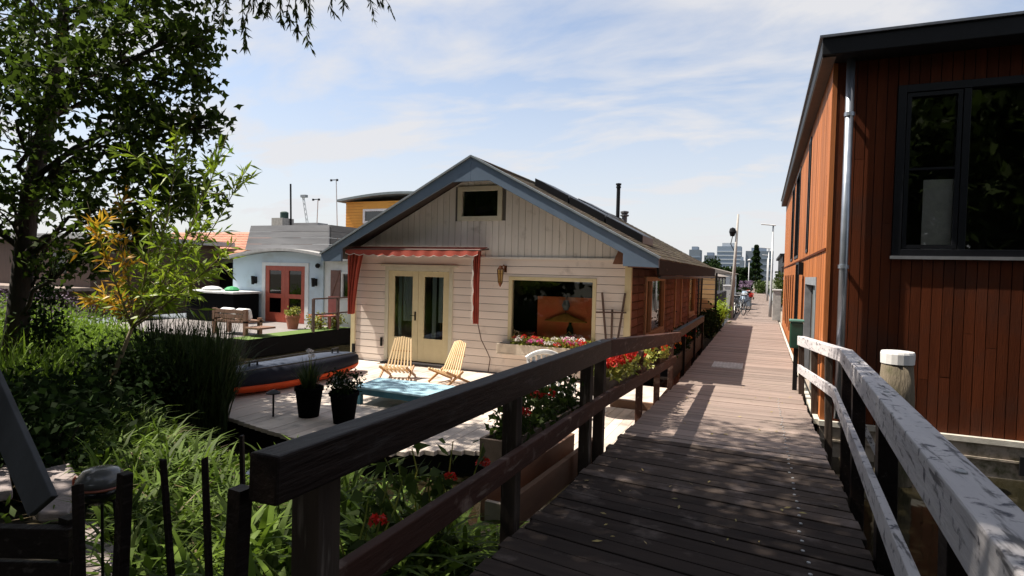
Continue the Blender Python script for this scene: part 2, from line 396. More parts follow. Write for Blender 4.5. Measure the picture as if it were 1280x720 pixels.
# ================================================================= SETTING
wm, nt, N = nodes_of('canal water')
p = N('ShaderNodeBsdfPrincipled'); o_ = N('ShaderNodeOutputMaterial')
nt.links.new(mixc(nt, ramp(nt, noise(nt, .6), .35, .7), (.012,.011,.006), (.020,.016,.008)), p.inputs['Base Color'])
p.inputs['Roughness'].default_value = .06
bb = N('ShaderNodeBump'); bb.inputs['Strength'].default_value = .22; bb.inputs['Distance'].default_value = .03
nt.links.new(noise(nt, 2.2, (1,.7,1), 3), bb.inputs['Height']); nt.links.new(bb.outputs[0], p.inputs['Normal'])
nt.links.new(p.outputs[0], o_.inputs[0])
ZW = -.55
tag(MB().add([(-1500,-400,ZW),(1500,-400,ZW),(1500,1600,ZW),(-1500,1600,ZW)], [(0,1,2,3)]).build('water', wm), kind='structure')

# shore ground: one height-field sheet
SH = [(-60,15),(-40,14),(-30,13.0),(-20,11.0),(-15,9.6),(-11.5,8.4),(-9.6,6.3),(-8.2,5.5),(-7.2,4.7),(-5,3.9),(-3,3.4),(-1,2.9),(.5,1.2),(4,.6),(12,0),(60,-2)]
def shore_y(x): return float(np.interp(x, [a for a,_ in SH], [b for _,b in SH]))
def ground_z(x, y):
    d = (shore_y(x)-y)*.8
    base = -.75 if d < -1 else (-.75+.75*(d+1) if d < 0 else min(.42, .0+.14*d))
    if d > 0: base += .04*math.sin(x*2.1+y*1.3)+.03*math.sin(x*4.7-y*3.1)
    if x > -2.2 and y < 6: base = min(base, .30)
    return base
gx = np.concatenate([np.linspace(-80,-24,20), np.linspace(-23,6,88), np.linspace(8,60,10)]); gy = np.concatenate([np.linspace(-60,-6,14), np.linspace(-5,17,74)])
V = [(x,y,ground_z(x,y)) for y in gy for x in gx]; nx = len(gx)
Fc = [(j*nx+i, j*nx+i+1, (j+1)*nx+i+1, (j+1)*nx+i) for j in range(len(gy)-1) for i in range(nx-1)]
tag(MB().add(V, Fc).build('shore_ground', SOIL, smooth=True), kind='structure')
far = M('distant land', (.09,.11,.06), (.13,.13,.11), rough=.95, scale=.05)
tag(MB().box(-700,700,118,900,-1.2,-.1).build('far_land', far), kind='structure')

# level pier
PX0, PX1 = -1.32, .69
mb = MB(); y = 10.78
while y < 118:
    wd = .143 + random.uniform(-.004,.004)
    z = random.uniform(-.004,.003)
    mb.box(PX0+random.uniform(-.012,.012), PX1+random.uniform(-.012,.012), y, y+wd-.008, -.045+z, z); y += wd
tag(mb.build('pier_deck', DECK), kind='structure')
mb = MB()
for x in (PX0+.1, -.3, PX1-.1): mb.box(x-.06, x+.06, 10.8, 118, -.26, -.05)
y = 11.2
while y < 118:
    for x in (PX0+.1, PX1-.1): mb.tube([(x,y,-2),(x,y,-.2)], .11, 10)
    y += 3.2
tag(mb.build('pier_beams', POSTWOOD), kind='structure')
# ramp from the bank
SL = .043
def rz(y): return SL*(10.8-y)
mb = MB(); mbn = MB(); mbm = MB(); y = 10.76; i = 0
while y > -3:
    wd = .158+random.uniform(-.006,.006); y0 = y-wd+.009
    sk = .0 if y > 8 else min(.32, (8-y)*.07)
    x0 = -1.32+random.uniform(-.02,.02); x1 = .64+random.uniform(-.02,.02); dz = random.uniform(-.004,.004)
    if y < 1.5: x0 -= .1
    def pt(x, yy): 
        yy2 = yy - sk*(x+1.3)/2
        return yy2
    vs = []
    for zt in (-.05, 0):
        for x, yy in ((x0,y0),(x1,y0),(x1,y),(x0,y)):
            yv = pt(x, yy); vs.append((x, yv, rz(yv)+zt+dz))
    (mbn if y > 6.3+random.uniform(-.3,.3) else mbm if y > 4.7+random.uniform(-.4,.4) else mb).add(vs, [(0,3,2,1),(4,5,6,7),(0,1,5,4),(1,2,6,5),(2,3,7,6),(3,0,4,7)]); y -= wd  # plank tone steps darker towards the bank, imitating tree shade
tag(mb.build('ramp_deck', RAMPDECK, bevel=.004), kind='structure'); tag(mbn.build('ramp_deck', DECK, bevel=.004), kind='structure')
tag(mbm.build('ramp_deck', M('half shade toned ramp planks', (.095,.073,.062), (.055,.043,.037), rough=.9, spec=.08, scale=5, stretch=(.15,1,1), island=.22, bump=.5, fine=20, dirt=(.15,.12,.11), dirt_scale=4), bevel=.004), kind='structure')  # middle tone blends the painted shade into the bright planks
mb = MB()
for x in (-1.2, -.3, .5): mb.bar((x,10.9,rz(10.9)-.14),(x,-3,rz(-3)-.14), .12, .17)
for y in (2.5, 5.4, 8.2, 10.7):
    for x in (-1.15, .5): mb.tube([(x,y,-2),(x,y,rz(y)-.12)], .11, 10)
tag(mb.build('ramp_beams', POSTWOOD), kind='structure')
# screw heads down the ramp
mb = MB()
for k in range(46):
    yy = 9.8-k*.158; xx = .28+random.uniform(-.012,.012)
    mb.lathe([(.011,0),(.011,.006),(.004,.008)], (xx,yy,rz(yy)+.001), 8)
tag(mb.build('ramp_screws', GREYPOLE), kind='structure')

# terrace floor of the white houseboat
ZT = -.25
mb = MB(); x = -8.95
while x < -1.5:
    x1 = x+.14
    ys = np.interp(x, [-8.95,-7.7,-4.9,-4.2,-3.3,-1.5],[6.45,6.15,5.5,5.6,6.15,6.6])
    mb.box(x, x1-.006, ys+random.uniform(-.01,.01), 11.2 if x < -2.4 else 10.2, ZT-.05, ZT+random.uniform(-.002,.002)); x = x1
tag(mb.build('terrace_deck', TERR), kind='structure')
mb = MB(); mb.prism([(-8.93,6.5),(-7.7,6.2),(-4.9,5.55),(-4.2,5.65),(-3.3,6.2),(-1.55,6.65),(-1.55,10.1),(-2.4,10.1),(-2.4,24),(-8.93,24)], 'z', -1.0, ZT-.055)
tag(mb.build('terrace_hull', M('dark hull', (.010,.009,.009), rough=.85, spec=.1)), kind='structure')

# ================================================================= WHITE HOUSE
HY = 11.2; HX0, HX1 = -8.84, -2.33; HYB = 23.9; RX = -5.53; ZB = 2.17; APZ = 4.19; SLP = .526
def roof_under(x): return APZ - .14 - SLP*abs(x-RX)
house = thing('houseboat', (-5.5, 11.2, ZT), 'white clapboard gabled houseboat with slate blue bargeboards and a red awning', 'houseboat')
def rects_minus(z0, z1, x0, x1, ops):
    segs = []; zs = sorted({z0, z1} | {z for o in ops for z in (o[2],o[3]) if z0 < z < z1})
    for a, b in zip(zs[:-1], zs[1:]):
        xs = x0; mid = (a+b)/2
        for o in sorted(o for o in ops if o[2] < mid < o[3]):
            if o[0] > xs: segs.append((xs, o[0], a, b))
            xs = max(xs, o[1])
        if xs < x1: segs.append((xs, x1, a, b))
    return segs
DOOR = (-7.93,-6.17,-.19,1.95); PIC = (-4.85,-2.98,.45,1.80); GW = (-6.10,-5.05,2.96,3.70)
mb = MB(); z = ZT
k = 0
while z < ZB-.01:
    z1 = min(z+.161, ZB)
    for a, b, c, d in rects_minus(z, z1, HX0, HX1, [DOOR, PIC]):
        c = c+.010 if abs(c-z) < 1e-6 else c
        t0 = .020; t1 = .017
        mb.add([(a,HY-t0,c),(b,HY-t0,c),(b,HY-t1,d),(a,HY-t1,d),(a,HY+.003,c),(b,HY+.003,c),(b,HY+.003,d),(a,HY+.003,d)],
               [(0,1,2,3),(0,4,5,1),(3,2,6,7),(0,3,7,4),(1,5,6,2),(4,7,6,5)])
    z = z1
front = mb.build('front_wall', PAINT, house)
mb = MB()
for a, b, c, d in rects_minus(ZT, ZB, HX0, HX1, [DOOR, PIC]): mb.box(a, b, HY+.004, HY+.055, c, d)
mb.build('front_backing', M('board gap', (.10,.085,.075)), house)
# gable boards, vertical
mb = MB(); x = HX0; bw = .149
while x < HX1-.01:
    xe = min(x+bw, HX1); a, b = x+.004, xe-.004
    def topz(q): return roof_under(q)
    pieces = [(ZB+.02, None)]
    if b > GW[0] and a < GW[1]: pieces = [(ZB+.02, GW[2]), (GW[3], None)]
    for zb, ztp in pieces:
        za = ztp if ztp else topz(a); zb2 = ztp if ztp else topz(b)
        if min(za, zb2) - zb > .02:
            mb.prism([(a,zb),(b,zb),(b,zb2),(a,za)], 'y', HY-.012, HY+.05)
    x = xe
mb.build('gable_wall', GABLE, house)
MB().prism([(HX0,ZB),(HX1,ZB),(HX1,roof_under(HX1)),(GW[1],roof_under(GW[1])),(GW[1],GW[2]),(GW[0],GW[2]),(GW[0],roof_under(GW[0])),(HX0,roof_under(HX0))], 'y', HY+.002, HY+.06).build('gable_backing', M('gap shadow board', (.12,.11,.10)), house)
MB().box(HX0-.01, HX1+.01, HY-.045, HY-.013, ZB-.012, ZB+.03).build('band_board', GABLE, house)
mb = MB(); mb.box(HX1-.09, HX1+.035, HY-.05, HY+.05, ZT, 2.06)
mb.build('corner_board', YELLOWTRIM, house); MB().box(HX0-.035, HX0+.08, HY-.05, HY+.05, ZT, 2.04).build('corner_board', YELLOWTRIM, house)
MB().box(HX0-.02, HX1+.02, HY-.07, HY+.0, ZT-.10, ZT+.012).build('sill_beam', BLACK, house)
# side walls
W1 = (12.65,15.25,.50,1.86); W2 = (20.75,22.6,.52,1.90); SD = (17.25,18.75,-.2,1.90)
mb = MB(); z = ZT-.05
while z < 2.2:
    z1 = min(z+.165, 2.2)
    for a, b, c, d in rects_minus(z, z1, HY+.05, HYB, [W1, W2, SD]):
        n = max(1, int((b-a)/.62)); 
        for i in range(n):
            ya = a+(b-a)*i/n; yb = a+(b-a)*(i+1)/n-.03; cc_ = c+.022 if abs(c-z) < 1e-6 else c
            t0 = .034-.018*(c-z)/.165; t1 = .034-.018*(d-z)/.165
            mb.add([(HX1+t0,ya,cc_),(HX1+t0,yb,cc_),(HX1+t1,yb,d),(HX1+t1,ya,d),(HX1-.05,ya,cc_),(HX1-.05,yb,cc_),(HX1-.05,yb,d),(HX1-.05,ya,d)],
                   [(0,1,2,3),(0,4,5,1),(3,2,6,7),(0,3,7,4),(1,5,6,2),(4,7,6,5)])
    z = z1
mb.build('side_wall', SHINGLE, house)
mb = MB()
for a, b, c, d in rects_minus(ZT-.05, 2.2, HY+.06, HYB-.01, [W1, W2, SD]): mb.box(HX1-.06, HX1-.012, a, b, c, d)
mb.build('side_backing', M('side board gap', (.035,.014,.010)), house)
mb = MB(); mb.box(HX0, HX0+.06, HY+.06, HYB, ZT, 2.2); mb.prism([(HX0,ZT),(HX1-.06,ZT),(HX1-.06,roof_under(HX1)),(RX,APZ-.14),(HX0,roof_under(HX0))], 'y', HYB, HYB+.06)
mb.build('back_wall', PAINT, house)
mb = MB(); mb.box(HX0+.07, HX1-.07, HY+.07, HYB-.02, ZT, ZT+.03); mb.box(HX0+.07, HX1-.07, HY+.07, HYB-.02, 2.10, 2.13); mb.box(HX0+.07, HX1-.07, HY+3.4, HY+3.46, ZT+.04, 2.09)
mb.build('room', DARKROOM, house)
# roof: two slopes with shingle courses
def slope_pts(side, y0, y1):
    ex = -1.73 if side > 0 else -9.35
    return ex
rf = MB()
for side in (1,-1):
    ex = 3.80*side; n = 21
    for i in range(n):
        a0 = RX + ex*i/n; a1 = RX + ex*(i+1)/n
        zz0 = APZ - SLP*abs(a0-RX); zz1 = APZ - SLP*abs(a1-RX)
        ny = 38
        for j in range(ny):
            ya = 10.72 + (24.3-10.72)*(j+.5*(i%2))/ny; yb = ya + (24.3-10.72)/ny - .008
            if ya >= 24.25: continue
            yb = min(yb, 24.3)
            t = .011+random.uniform(-.002,.004)
            rf.add([(a0,ya,zz0+.004),(a0,yb,zz0+.004),(a1,yb,zz1+t),(a1,ya,zz1+t),(a1,ya,zz1-.02),(a1,yb,zz1-.02)], [(0,1,2,3),(3,2,5,4)])
roof = rf.build('roof', ROOF, house)
mb = MB()
for side in (1,-1):
    ex = RX+3.78*side; z1 = APZ-SLP*3.78
    mb.prism([(RX,APZ-.012),(ex,z1-.012),(ex,z1-.10),(RX,APZ-.12)], 'y', 10.73, 24.28)
mb.build('roof_boarding', M('dark roof boarding', (.055,.040,.032), rough=.8), house)
mb = MB(); mb.tube([(RX,10.75,APZ+.005),(RX,24.3,APZ+.005)], .055, 8); mb.build('ridge_cap', ROOF, roof)
# barge boards (front fascia)
mb = MB()
left = [(-9.36,2.03),(-8.78,2.04),(-8.78,2.33),(-5.97,3.72),(RX,3.72),(RX,APZ+.02),(-9.36,2.19)]
right = [(-1.71,2.03),(-2.36,2.05),(-2.36,2.28),(-5.11,3.72),(RX,3.72),(RX,APZ+.02),(-1.71,2.19)]
MB().prism(left, 'y', 10.66, 10.715).build('bargeboard', BLUETRIM, house, bevel=.006)
MB().prism(right, 'y', 10.66, 10.715).build('bargeboard', BLUETRIM, house, bevel=.006)
mb = MB()
for pl in ((-9.38,2.205,RX,APZ+.045),(RX,APZ+.045,-1.69,2.205)):
    mb.bar((pl[0],10.69,pl[1]),(pl[2],10.69,pl[3]), .12, .035)
mb.build('verge_strip', M('grey verge strip', (.22,.26,.29), rough=.5), house)
# soffit under the front overhang
mb = MB(); mb.box(-2.36, HX1+.01, 10.72, HY, 2.27, 2.29); mb.prism([(-2.62,2.09),(-2.36,2.09),(-2.36,2.34),(-2.52,2.34)], 'y', 10.95, HY-.03)
mb.build('eave_bracket', M('brown bracket wood', (.20,.085,.045)), house)
# dark eave boards and gutter along the side
mb = MB(); mb.box(-1.755, -1.712, 10.72, 24.3, 1.90, 2.17); mb.build('eave_fascia', M('dark brown fascia', (.011,.008,.007), rough=.85, spec=.15), house)
mb = MB(); mb.box(HX1+.04, -1.76, 10.75, 24.28, 2.03, 2.05); mb.build('eave_soffit', M('red brown soffit', (.15,.055,.035)), house)
mb = MB(); mb.tube([(-1.735,11.0,1.86),(-1.735,24.35,1.86)], .035, 8); mb.tube([(-1.735,24.35,1.86),(-1.85,24.4,1.84),(-2.2,24.4,1.90),(-2.25,24.4,-.2)], .035, 8)
mb.tube([(-1.72,11.6,2.0),(-1.9,12.2,1.88),(-2.24,14.0,1.86)], .035, 8)
mb.build('gutter', M('dark brown gutter', (.03,.024,.022), rough=.5), house, smooth=True)

def window_x(parent, name, x0, x1, z0, z1, y, fw, m, pane_m, mull=(), depth=.09, out=.035, trans=()):
    """framed window in a wall facing -Y"""
    mb = MB(); ya, yb = y-out, y+depth
    mb.box(x0, x0+fw, ya, yb, z0, z1); mb.box(x1-fw, x1, ya, yb, z0, z1)
    mb.box(x0+fw, x1-fw, ya, yb, z0, z0+fw); mb.box(x0+fw, x1-fw, ya, yb, z1-fw, z1)
    for q in mull: mb.box(q-fw*.4, q+fw*.4, ya+.01, yb, z0+fw, z1-fw)
    for q in trans: mb.box(x0+fw, x1-fw, ya+.012, yb-.01, q-fw*.3, q+fw*.3)
    fr = mb.build(name, m, parent, bevel=.004)
    MB().box(x0+fw*.9, x1-fw*.9, y+.028, y+.034, z0+fw*.9, z1-fw*.9).build('pane', pane_m, fr)
    return fr
def window_y(parent, name, y0, y1, z0, z1, x, fw, m, pane_m, mull=(), trans=(), sgn=1):
    mb = MB(); xa, xb = sorted((x+.04*sgn, x-.08*sgn))
    mb.box(xa, xb, y0, y0+fw, z0, z1); mb.box(xa, xb, y1-fw, y1, z0, z1)
    mb.box(xa, xb, y0+fw, y1-fw, z0, z0+fw); mb.box(xa, xb, y0+fw, y1-fw, z1-fw, z1)
    for q in mull: mb.box(xa+.005, xb-.005, q-fw*.4, q+fw*.4, z0+fw, z1-fw)
    for q in trans: mb.box(xa+.006, xb-.006, y0+fw, y1-fw, q-fw*.3, q+fw*.3)
    fr = mb.build(name, m, parent, bevel=.004)
    MB().box(x-.03*sgn-.003, x-.03*sgn+.003, y0+fw*.9, y1-fw*.9, z0+fw*.9, z1-fw*.9).build('pane', pane_m, fr)
    return fr
TRIMC = M('cream trim paint', (.60,.57,.45), (.53,.50,.39), rough=.5, bump=.05)
window_x(house, 'gable_window', GW[0], GW[1], GW[2], GW[3], HY, .10, TRIMC, GLASS)
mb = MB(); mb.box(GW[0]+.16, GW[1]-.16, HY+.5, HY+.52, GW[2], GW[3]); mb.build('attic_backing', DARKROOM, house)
window_x(house, 'picture_window', PIC[0], PIC[1], PIC[2], PIC[3], HY, .075, YELLOWTRIM, GLASS)
# patio door
mb = MB(); a, b, c, d = DOOR
mb.box(a, a+.09, HY-.045, HY+.1, c, d); mb.box(b-.09, b, HY-.045, HY+.1, c, d); mb.box(a+.09, b-.09, HY-.045, HY+.1, d-.09, d); mb.box(a-.12, b+.12, HY-.06, HY-.031, d+.006, d+.05)
mb.build('door_frame', TRIMC, house, bevel=.004)
for (x0, x1, hx) in ((a+.093, (a+b)/2-.003, (a+b)/2-.07), ((a+b)/2+.003, b-.093, None)):
    mb = MB(); yy0, yy1 = HY-.02, HY+.035; zb, zt_ = c+.03, d-.095; gl0 = zb+.52
    mb.box(x0, x0+.15, yy0, yy1, zb, zt_); mb.box(x1-.15, x1, yy0, yy1, zb, zt_); mb.box(x0+.15, x1-.15, yy0, yy1, zb, gl0); mb.box(x0+.15, x1-.15, yy0, yy1, zt_-.12, zt_)
    lf = mb.build('door_leaf', YELLOWTRIM, house, bevel=.004)
    MB().box(x0+.14, x1-.14, HY+.004, HY+.010, gl0-.01, zt_-.11).build('pane', GLASS, lf)
    if hx:
        mb = MB(); mb.box(hx-.02, hx+.02, yy0-.008, yy0, .75, .95); mb.tube([(hx,yy0-.01,.86),(hx,yy0-.05,.86),(hx-.09,yy0-.05,.86)], .009, 6); mb.build('handle', BLACKMET, lf)
MB().box(DOOR[0]-.02, DOOR[1]+.02, HY-.16, HY-.072, ZT+.002, ZT+.035).build('threshold', M('dark threshold', (.05,.04,.035)), house)
# side openings
window_y(house, 'side_window', *W1, HX1+.02, .10, WINWOOD, GLASS, mull=(13.35,))
window_y(house, 'side_window', *W2, HX1+.02, .10, WINWOOD, GLASS)
for q in (W1, W2): MB().box(HX1+.005, HX1+.07, q[0]-.08, q[1]+.08, q[2]-.06, q[2]-.005).build('window_sill', WINWOOD, house)
mb = MB(); mb.box(HX1-.05, HX1+.06, SD[0], SD[0]+.1, -.2, SD[3]); mb.box(HX1-.05, HX1+.06, SD[1]-.1, SD[1], -.2, SD[3]); mb.box(HX1-.05, HX1+.06, SD[0]+.1, SD[1]-.1, SD[3]-.1, SD[3]); mb.build('side_door_frame', WINWOOD, house)
sd = MB().box(HX1-.02, HX1+.02, SD[0]+.1, SD[1]-.1, -.2, SD[3]-.1).build('side_door', SHINGLE, house)
MB().tube([(HX1+.02,17.5,.85),(HX1+.07,17.5,.85),(HX1+.07,17.62,.85)], .012, 6).build('handle', BLACKMET, sd)
# roof fittings
for i, (y0, x0) in enumerate(((13.3,-5.15),(13.3,-4.26),(13.3,-3.37),(15.6,-4.75))):
    mb = MB(); x1 = x0+.86; za = APZ-SLP*(x0-RX)+.19; zb = APZ-SLP*(x1-RX)+.19
    mb.add([(x0,y0,za),(x1,y0,zb),(x1,y0+1.35,zb),(x0,y0+1.35,za),(x0,y0,za-.21),(x1,y0,zb-.21),(x1,y0+1.35,zb-.21),(x0,y0+1.35,za-.21)], [(0,1,2,3),(4,7,6,5),(0,4,5,1),(1,5,6,2),(2,6,7,3),(3,7,4,0)])
    s = mb.build('skylight', ANTHR, house, bevel=.01)
    za += .006; zb += .006; e = .07; ds = SLP*e
    MB().add([(x0+e,y0+e,za-ds),(x1-e,y0+e,zb+ds),(x1-e,y0+1.35-e,zb+ds),(x0+e,y0+1.35-e,za-ds)], [(0,1,2,3)]).build('pane', M('matt dark roof glass', (.012,.013,.016), rough=.35, spec=.2, bump=0), s)
mb = MB(); mb.lathe([(.075,0),(.075,1.35),(.10,1.36),(.10,1.41),(.08,1.42),(.08,1.46),(.11,1.47),(.11,1.53),(.02,1.55)], (-5.35,23.0,3.95), 14); mb.build('flue_pipe', BLACKMET, house, smooth=False)
for (x, y) in ((-5.9,20.6),(-5.30,24.0)):
    zb = APZ-SLP*abs(x-RX)-.02
    MB().lathe([(.11,0),(.11,.22),(.18,.24),(.18,.29),(.10,.31),(.17,.37),(.17,.43),(.05,.46)], (x,y,zb), 12).build('roof_vent', M('grey roof vent', (.10,.10,.105), rough=.5), house)
# awning
aw = MB(); ax0, ax1 = -8.72, -5.36; yw, yf = HY-.035, 10.74
aw.add([(ax0,yw,2.40),(ax1,yw,2.40),(ax1,yf,2.33),(ax0,yf,2.33),(ax0,yw,2.385),(ax1,yw,2.385),(ax1,yf,2.315),(ax0,yf,2.315)], [(0,1,2,3),(7,6,5,4),(0,4,5,1),(1,5,6,2),(2,6,7,3),(3,7,4,0)])
awn = aw.build('awning', AWN, house)
mb = MB(); nsc = 66
def val_z(t): return 2.315-.085-.035*math.sin(t*math.pi)-.035*abs(math.sin(t*math.pi*13))
vs = []; fs = []
for i in range(nsc*2+1):
    t = i/(nsc*2); x = ax0+(ax1-ax0)*t; yy = yf-.012+.012*math.sin(t*60)
    vs += [(x,yf,2.325),(x,yy-.01,val_z(t))]
for i in range(nsc*2): fs.append((2*i,2*i+1,2*i+3,2*i+2))
mb.add(vs, fs); mb.build('valance', AWN, awn, smooth=True)
vs = []; fs = []
for i in range(nsc*2+1):
    t = i/(nsc*2); x = ax0+(ax1-ax0)*t; yy = yf-.012+.012*math.sin(t*60); zv = val_z(t)
    vs += [(x,yy-.013,zv+.008),(x,yy-.013,zv-.004)]
for i in range(nsc*2): fs.append((2*i,2*i+1,2*i+3,2*i+2))
MB().add(vs, fs).build('white_edging', AWNTRIM, awn, smooth=True)
MB().tube([(ax0-.02,yf+.012,2.32),(ax1+.05,yf+.012,2.32)], .02, 8).tube([(ax0-.02,yw,2.36),(ax0-.02,yf,2.32)], .018, 8).tube([(ax1+.03,yw,2.36),(ax1+.03,yf,2.32)], .018, 8).build('awning_frame', CANE, awn)
def curtain(x0a, x1a, x0b, x1b, zb, name, y, fold, edge=True):
    vs = []; fs = []; nu, nv = 26, 10
    for j in range(nv+1):
        t = j/nv
        for i in range(nu+1):
            s = i/nu; xa = x0a+(x0b-x0a)*t; xb = x1a+(x1b-x1a)*t
            vs.append((xa+(xb-xa)*s, y+fold*math.sin(s*math.pi*7)*(1-.3*t)+.02*math.sin(t*5+s*3), 2.31+(zb-2.31)*t))
    for j in range(nv):
        for i in range(nu): fs.append((j*(nu+1)+i, j*(nu+1)+i+1, (j+1)*(nu+1)+i+1, (j+1)*(nu+1)+i))
    return MB().add(vs, fs).build(name, AWN, awn, smooth=True)
curtain(-8.72,-8.30,-8.70,-8.58,.84,'side_curtain',10.84,.05)
# side wings reach back to the wall
def wing(x, zt, zb, name):
    vs = []; fs = []; nu, nv = 14, 10
    for j in range(nv+1):
        t = j/nv
        for i in range(nu+1):
            s = i/nu; yy = yf+.02+(yw-yf-.03)*s*(1-.25*t)
            vs.append((x+.03*math.sin(s*math.pi*5+t), yy, zt+(zb-zt)*t))
    for j in range(nv):
        for i in range(nu): fs.append((j*(nu+1)+i, j*(nu+1)+i+1, (j+1)*(nu+1)+i+1, (j+1)*(nu+1)+i))
    return MB().add(vs, fs).build(name, AWN, awn, smooth=True)
wing(-8.68, 2.32, .84, 'side_curtain')
curtain(-5.52,-5.33,-5.47,-5.36,.80,'side_curtain',10.80,.035)
vs = []; fs = []
for i in range(31):
    t = i/30; x = -5.50+.02*t+.016*math.sin(t*26); vs += [(x-.012,10.745,2.28-1.46*t),(x+.022,10.745,2.28-1.46*t)]
for i in range(30): fs.append((2*i,2*i+1,2*i+3,2*i+2))
MB().add(vs, fs).build('white_edging', AWNTRIM, awn)
MB().tube([(-5.42,10.9,.82),(-5.40,11.05,.45),(-5.28,11.12,.18),(-5.22,11.13,.05),(-5.26,11.13,-.23)], .010, 6).build('cord', CANE, awn)
# wall lantern
mb = MB(); mb.box(-4.955,-4.905,HY-.05,HY-.02,1.88,2.02); mb.tube([(-4.93,HY-.04,1.97),(-4.93,HY-.13,2.03),(-4.96,HY-.20,1.97)], .012, 6)
lan = mb.build('wall_lantern', COPPER, house)
MB().lathe([(.02,.24),(.075,.17),(.08,.155)], (-4.97,HY-.2,1.78), 6).build('lantern_cap', COPPER, lan)
MB().lathe([(.045,-.12),(.07,.15)], (-4.97,HY-.2,1.78), 6).build('lantern_glass', glass('amber glass', (.92,.78,.5), .12), lan)
mb = MB(); mb.lathe([(.01,-.20),(.03,-.16),(.05,-.12),(.05,-.11)], (-4.97,HY-.2,1.78), 6)
for k in range(6):
    t = math.pi*k/3; mb.bar((-4.97+.047*math.cos(t),HY-.2+.047*math.sin(t),1.66),(-4.97+.073*math.cos(t),HY-.2+.073*math.sin(t),1.94), .008, .008)
mb.build('lantern_cage', COPPER, lan)
# small black fittings on the front wall
MB().box(-8.02,-7.98,HY-.07,HY-.03,.12,.32).build('wall_socket', BLACKMET, house); MB().box(-8.80,-8.74,HY-.09,HY-.04,-.2,.12).build('wall_socket', BLACKMET, house)

# things inside the rooms seen through the glass
pan = thing('wall_panel', (-3.4,11.9,.4), 'plain orange red canvas panel behind the big front window', 'picture')
MB().box(-4.32,-3.10,11.50,11.53,.40,1.40).build('canvas', PANEL, pan)
pl = thing('pendant_lamp', (-3.55,11.72,1.2), 'wide ochre hanging lamp shade inside the big front window', 'lamp')
mb = MB().lathe([(.46,0),(.44,.02),(.10,.15),(.04,.18)], (0,0,.90), 24); mb.v = [(x-3.66, y*.22+11.385, z) for x, y, z in mb.v]; mb.build('shade', OCHRE, pl, smooth=True)
MB().tube([(-3.66,11.385,1.08),(-3.66,11.385,2.1)], .008, 6).build('cord', BLACK, pl)
MB().lathe([(.05,0),(.09,.10),(.05,.2)], (-3.66,11.385,1.14), 10).build('fitting', M('grey lamp fitting',(.3,.32,.33)), pl)
bo = thing('bottle', (-3.5,11.5,.45), 'dark green bottle with a yellow diamond label on the window ledge', 'bottle')
MB().lathe([(.07,0),(.075,.25),(.03,.34),(.03,.45)], (-3.58,11.45,.50), 12).build('body', M('dark bottle glass', (.02,.03,.02), rough=.2), bo, smooth=True)
MB().torus((-3.58,11.37,.64), .065, .012, 'y', 4, 5).build('label_ring', M('yellow label', (.55,.45,.1)), bo)
bw = thing('bowl', (-4.55,11.5,.55), 'brown shallow bowl on the ledge inside the big window', 'bowl')
MB().lathe([(.06,0),(.17,.09),(.19,.12),(.17,.11),(.05,.03)], (-4.55,11.45,.53), 18).build('body', TERRA, bw, smooth=True)
for xx, wd_, yy, lab in ((-7.60,.08,11.29,'pale curtain at the left edge of the patio door glass'),(-7.36,.34,11.31,'wide pale curtain behind the left patio door leaf'),(-6.70,.10,11.29,'narrow pale curtain behind the right patio door leaf'),(-6.50,.20,11.31,'pale curtain at the right edge of the patio door glass')):
    vs = []; fs = []
    for i in range(25):
        s = i/24; vs += [(xx-wd_/2+wd_*s, yy+.018*math.sin(s*26), 1.95),(xx-wd_/2+wd_*s, yy+.018*math.sin(s*26), -.1 if wd_ < .11 else .72)]
    for i in range(24): fs.append((2*i,2*i+1,2*i+3,2*i+2))
    tag(MB().add(vs, fs).build('curtain', CURT, smooth=True), lab, 'curtain')
bc = thing('dining_chair', (-6.65,11.75,ZT), 'brown wooden chair seen through the patio door', 'chair')
MB().box(-6.9,-6.45,11.55,11.95,.26,.31).build('seat', CHAIRD, bc)
for x, y in ((-6.87,11.58),(-6.48,11.58),(-6.87,11.92),(-6.48,11.92)): MB().box(x-.02,x+.02,y-.02,y+.02,ZT+.04,.255).build('leg', CHAIRD, bc)
MB().box(-6.9,-6.86,11.9,11.95,.315,.8).box(-6.49,-6.45,11.9,11.95,.315,.8).box(-6.855,-6.495,11.9,11.95,.62,.8).build('backrest', CHAIRD, bc)
pf = thing('picture_frame', (-7.2,11.6,.3), 'gilt framed picture leaning inside the left patio door leaf', 'picture')
MB().box(-7.42,-7.13,11.5,11.53,.36,.82).build('frame', M('gilt', (.45,.28,.10), rough=.4), pf); MB().box(-7.38,-7.17,11.49,11.4995,.41,.77).build('sheet', M('brown picture', (.22,.12,.05)), pf)

# flowers -----------------------------------------------------------------
def florets(name, centers, rad, n, m, parent, size=.022):
    P = []; D = []
    for c in centers:
        q = RNG.normal(size=(n,3)); q /= np.linalg.norm(q,axis=1,keepdims=True); q[:,2] = np.abs(q[:,2])*.8-.15
        P.append(np.asarray(c)+q*rad); D.append(q)
    P = np.concatenate(P); D = np.concatenate(D) + RNG.normal(size=P.shape)*.9
    D /= np.linalg.norm(D,axis=1,keepdims=True)
    return leaves(name, P, D, size*RNG.uniform(.8,1.4,len(P)), size*1.1*np.ones(len(P)), m, parent, 'maple')
wb = thing('window_box', (-3.9,11.0,.2), 'long cream flower box fixed below the big front window, pink and white blooms', 'flower box')
mb = MB(); mb.box(-4.99,-2.9,10.93,HY-.035,.20,.225); mb.box(-4.99,-2.9,10.93,10.955,.23,.42); mb.box(-4.99,-4.965,10.96,HY-.04,.23,.42); mb.box(-2.925,-2.9,10.96,HY-.04,.23,.42)
mb.build('box', M('beige box paint', (.60,.52,.42), rough=.6), wb, bevel=.004)
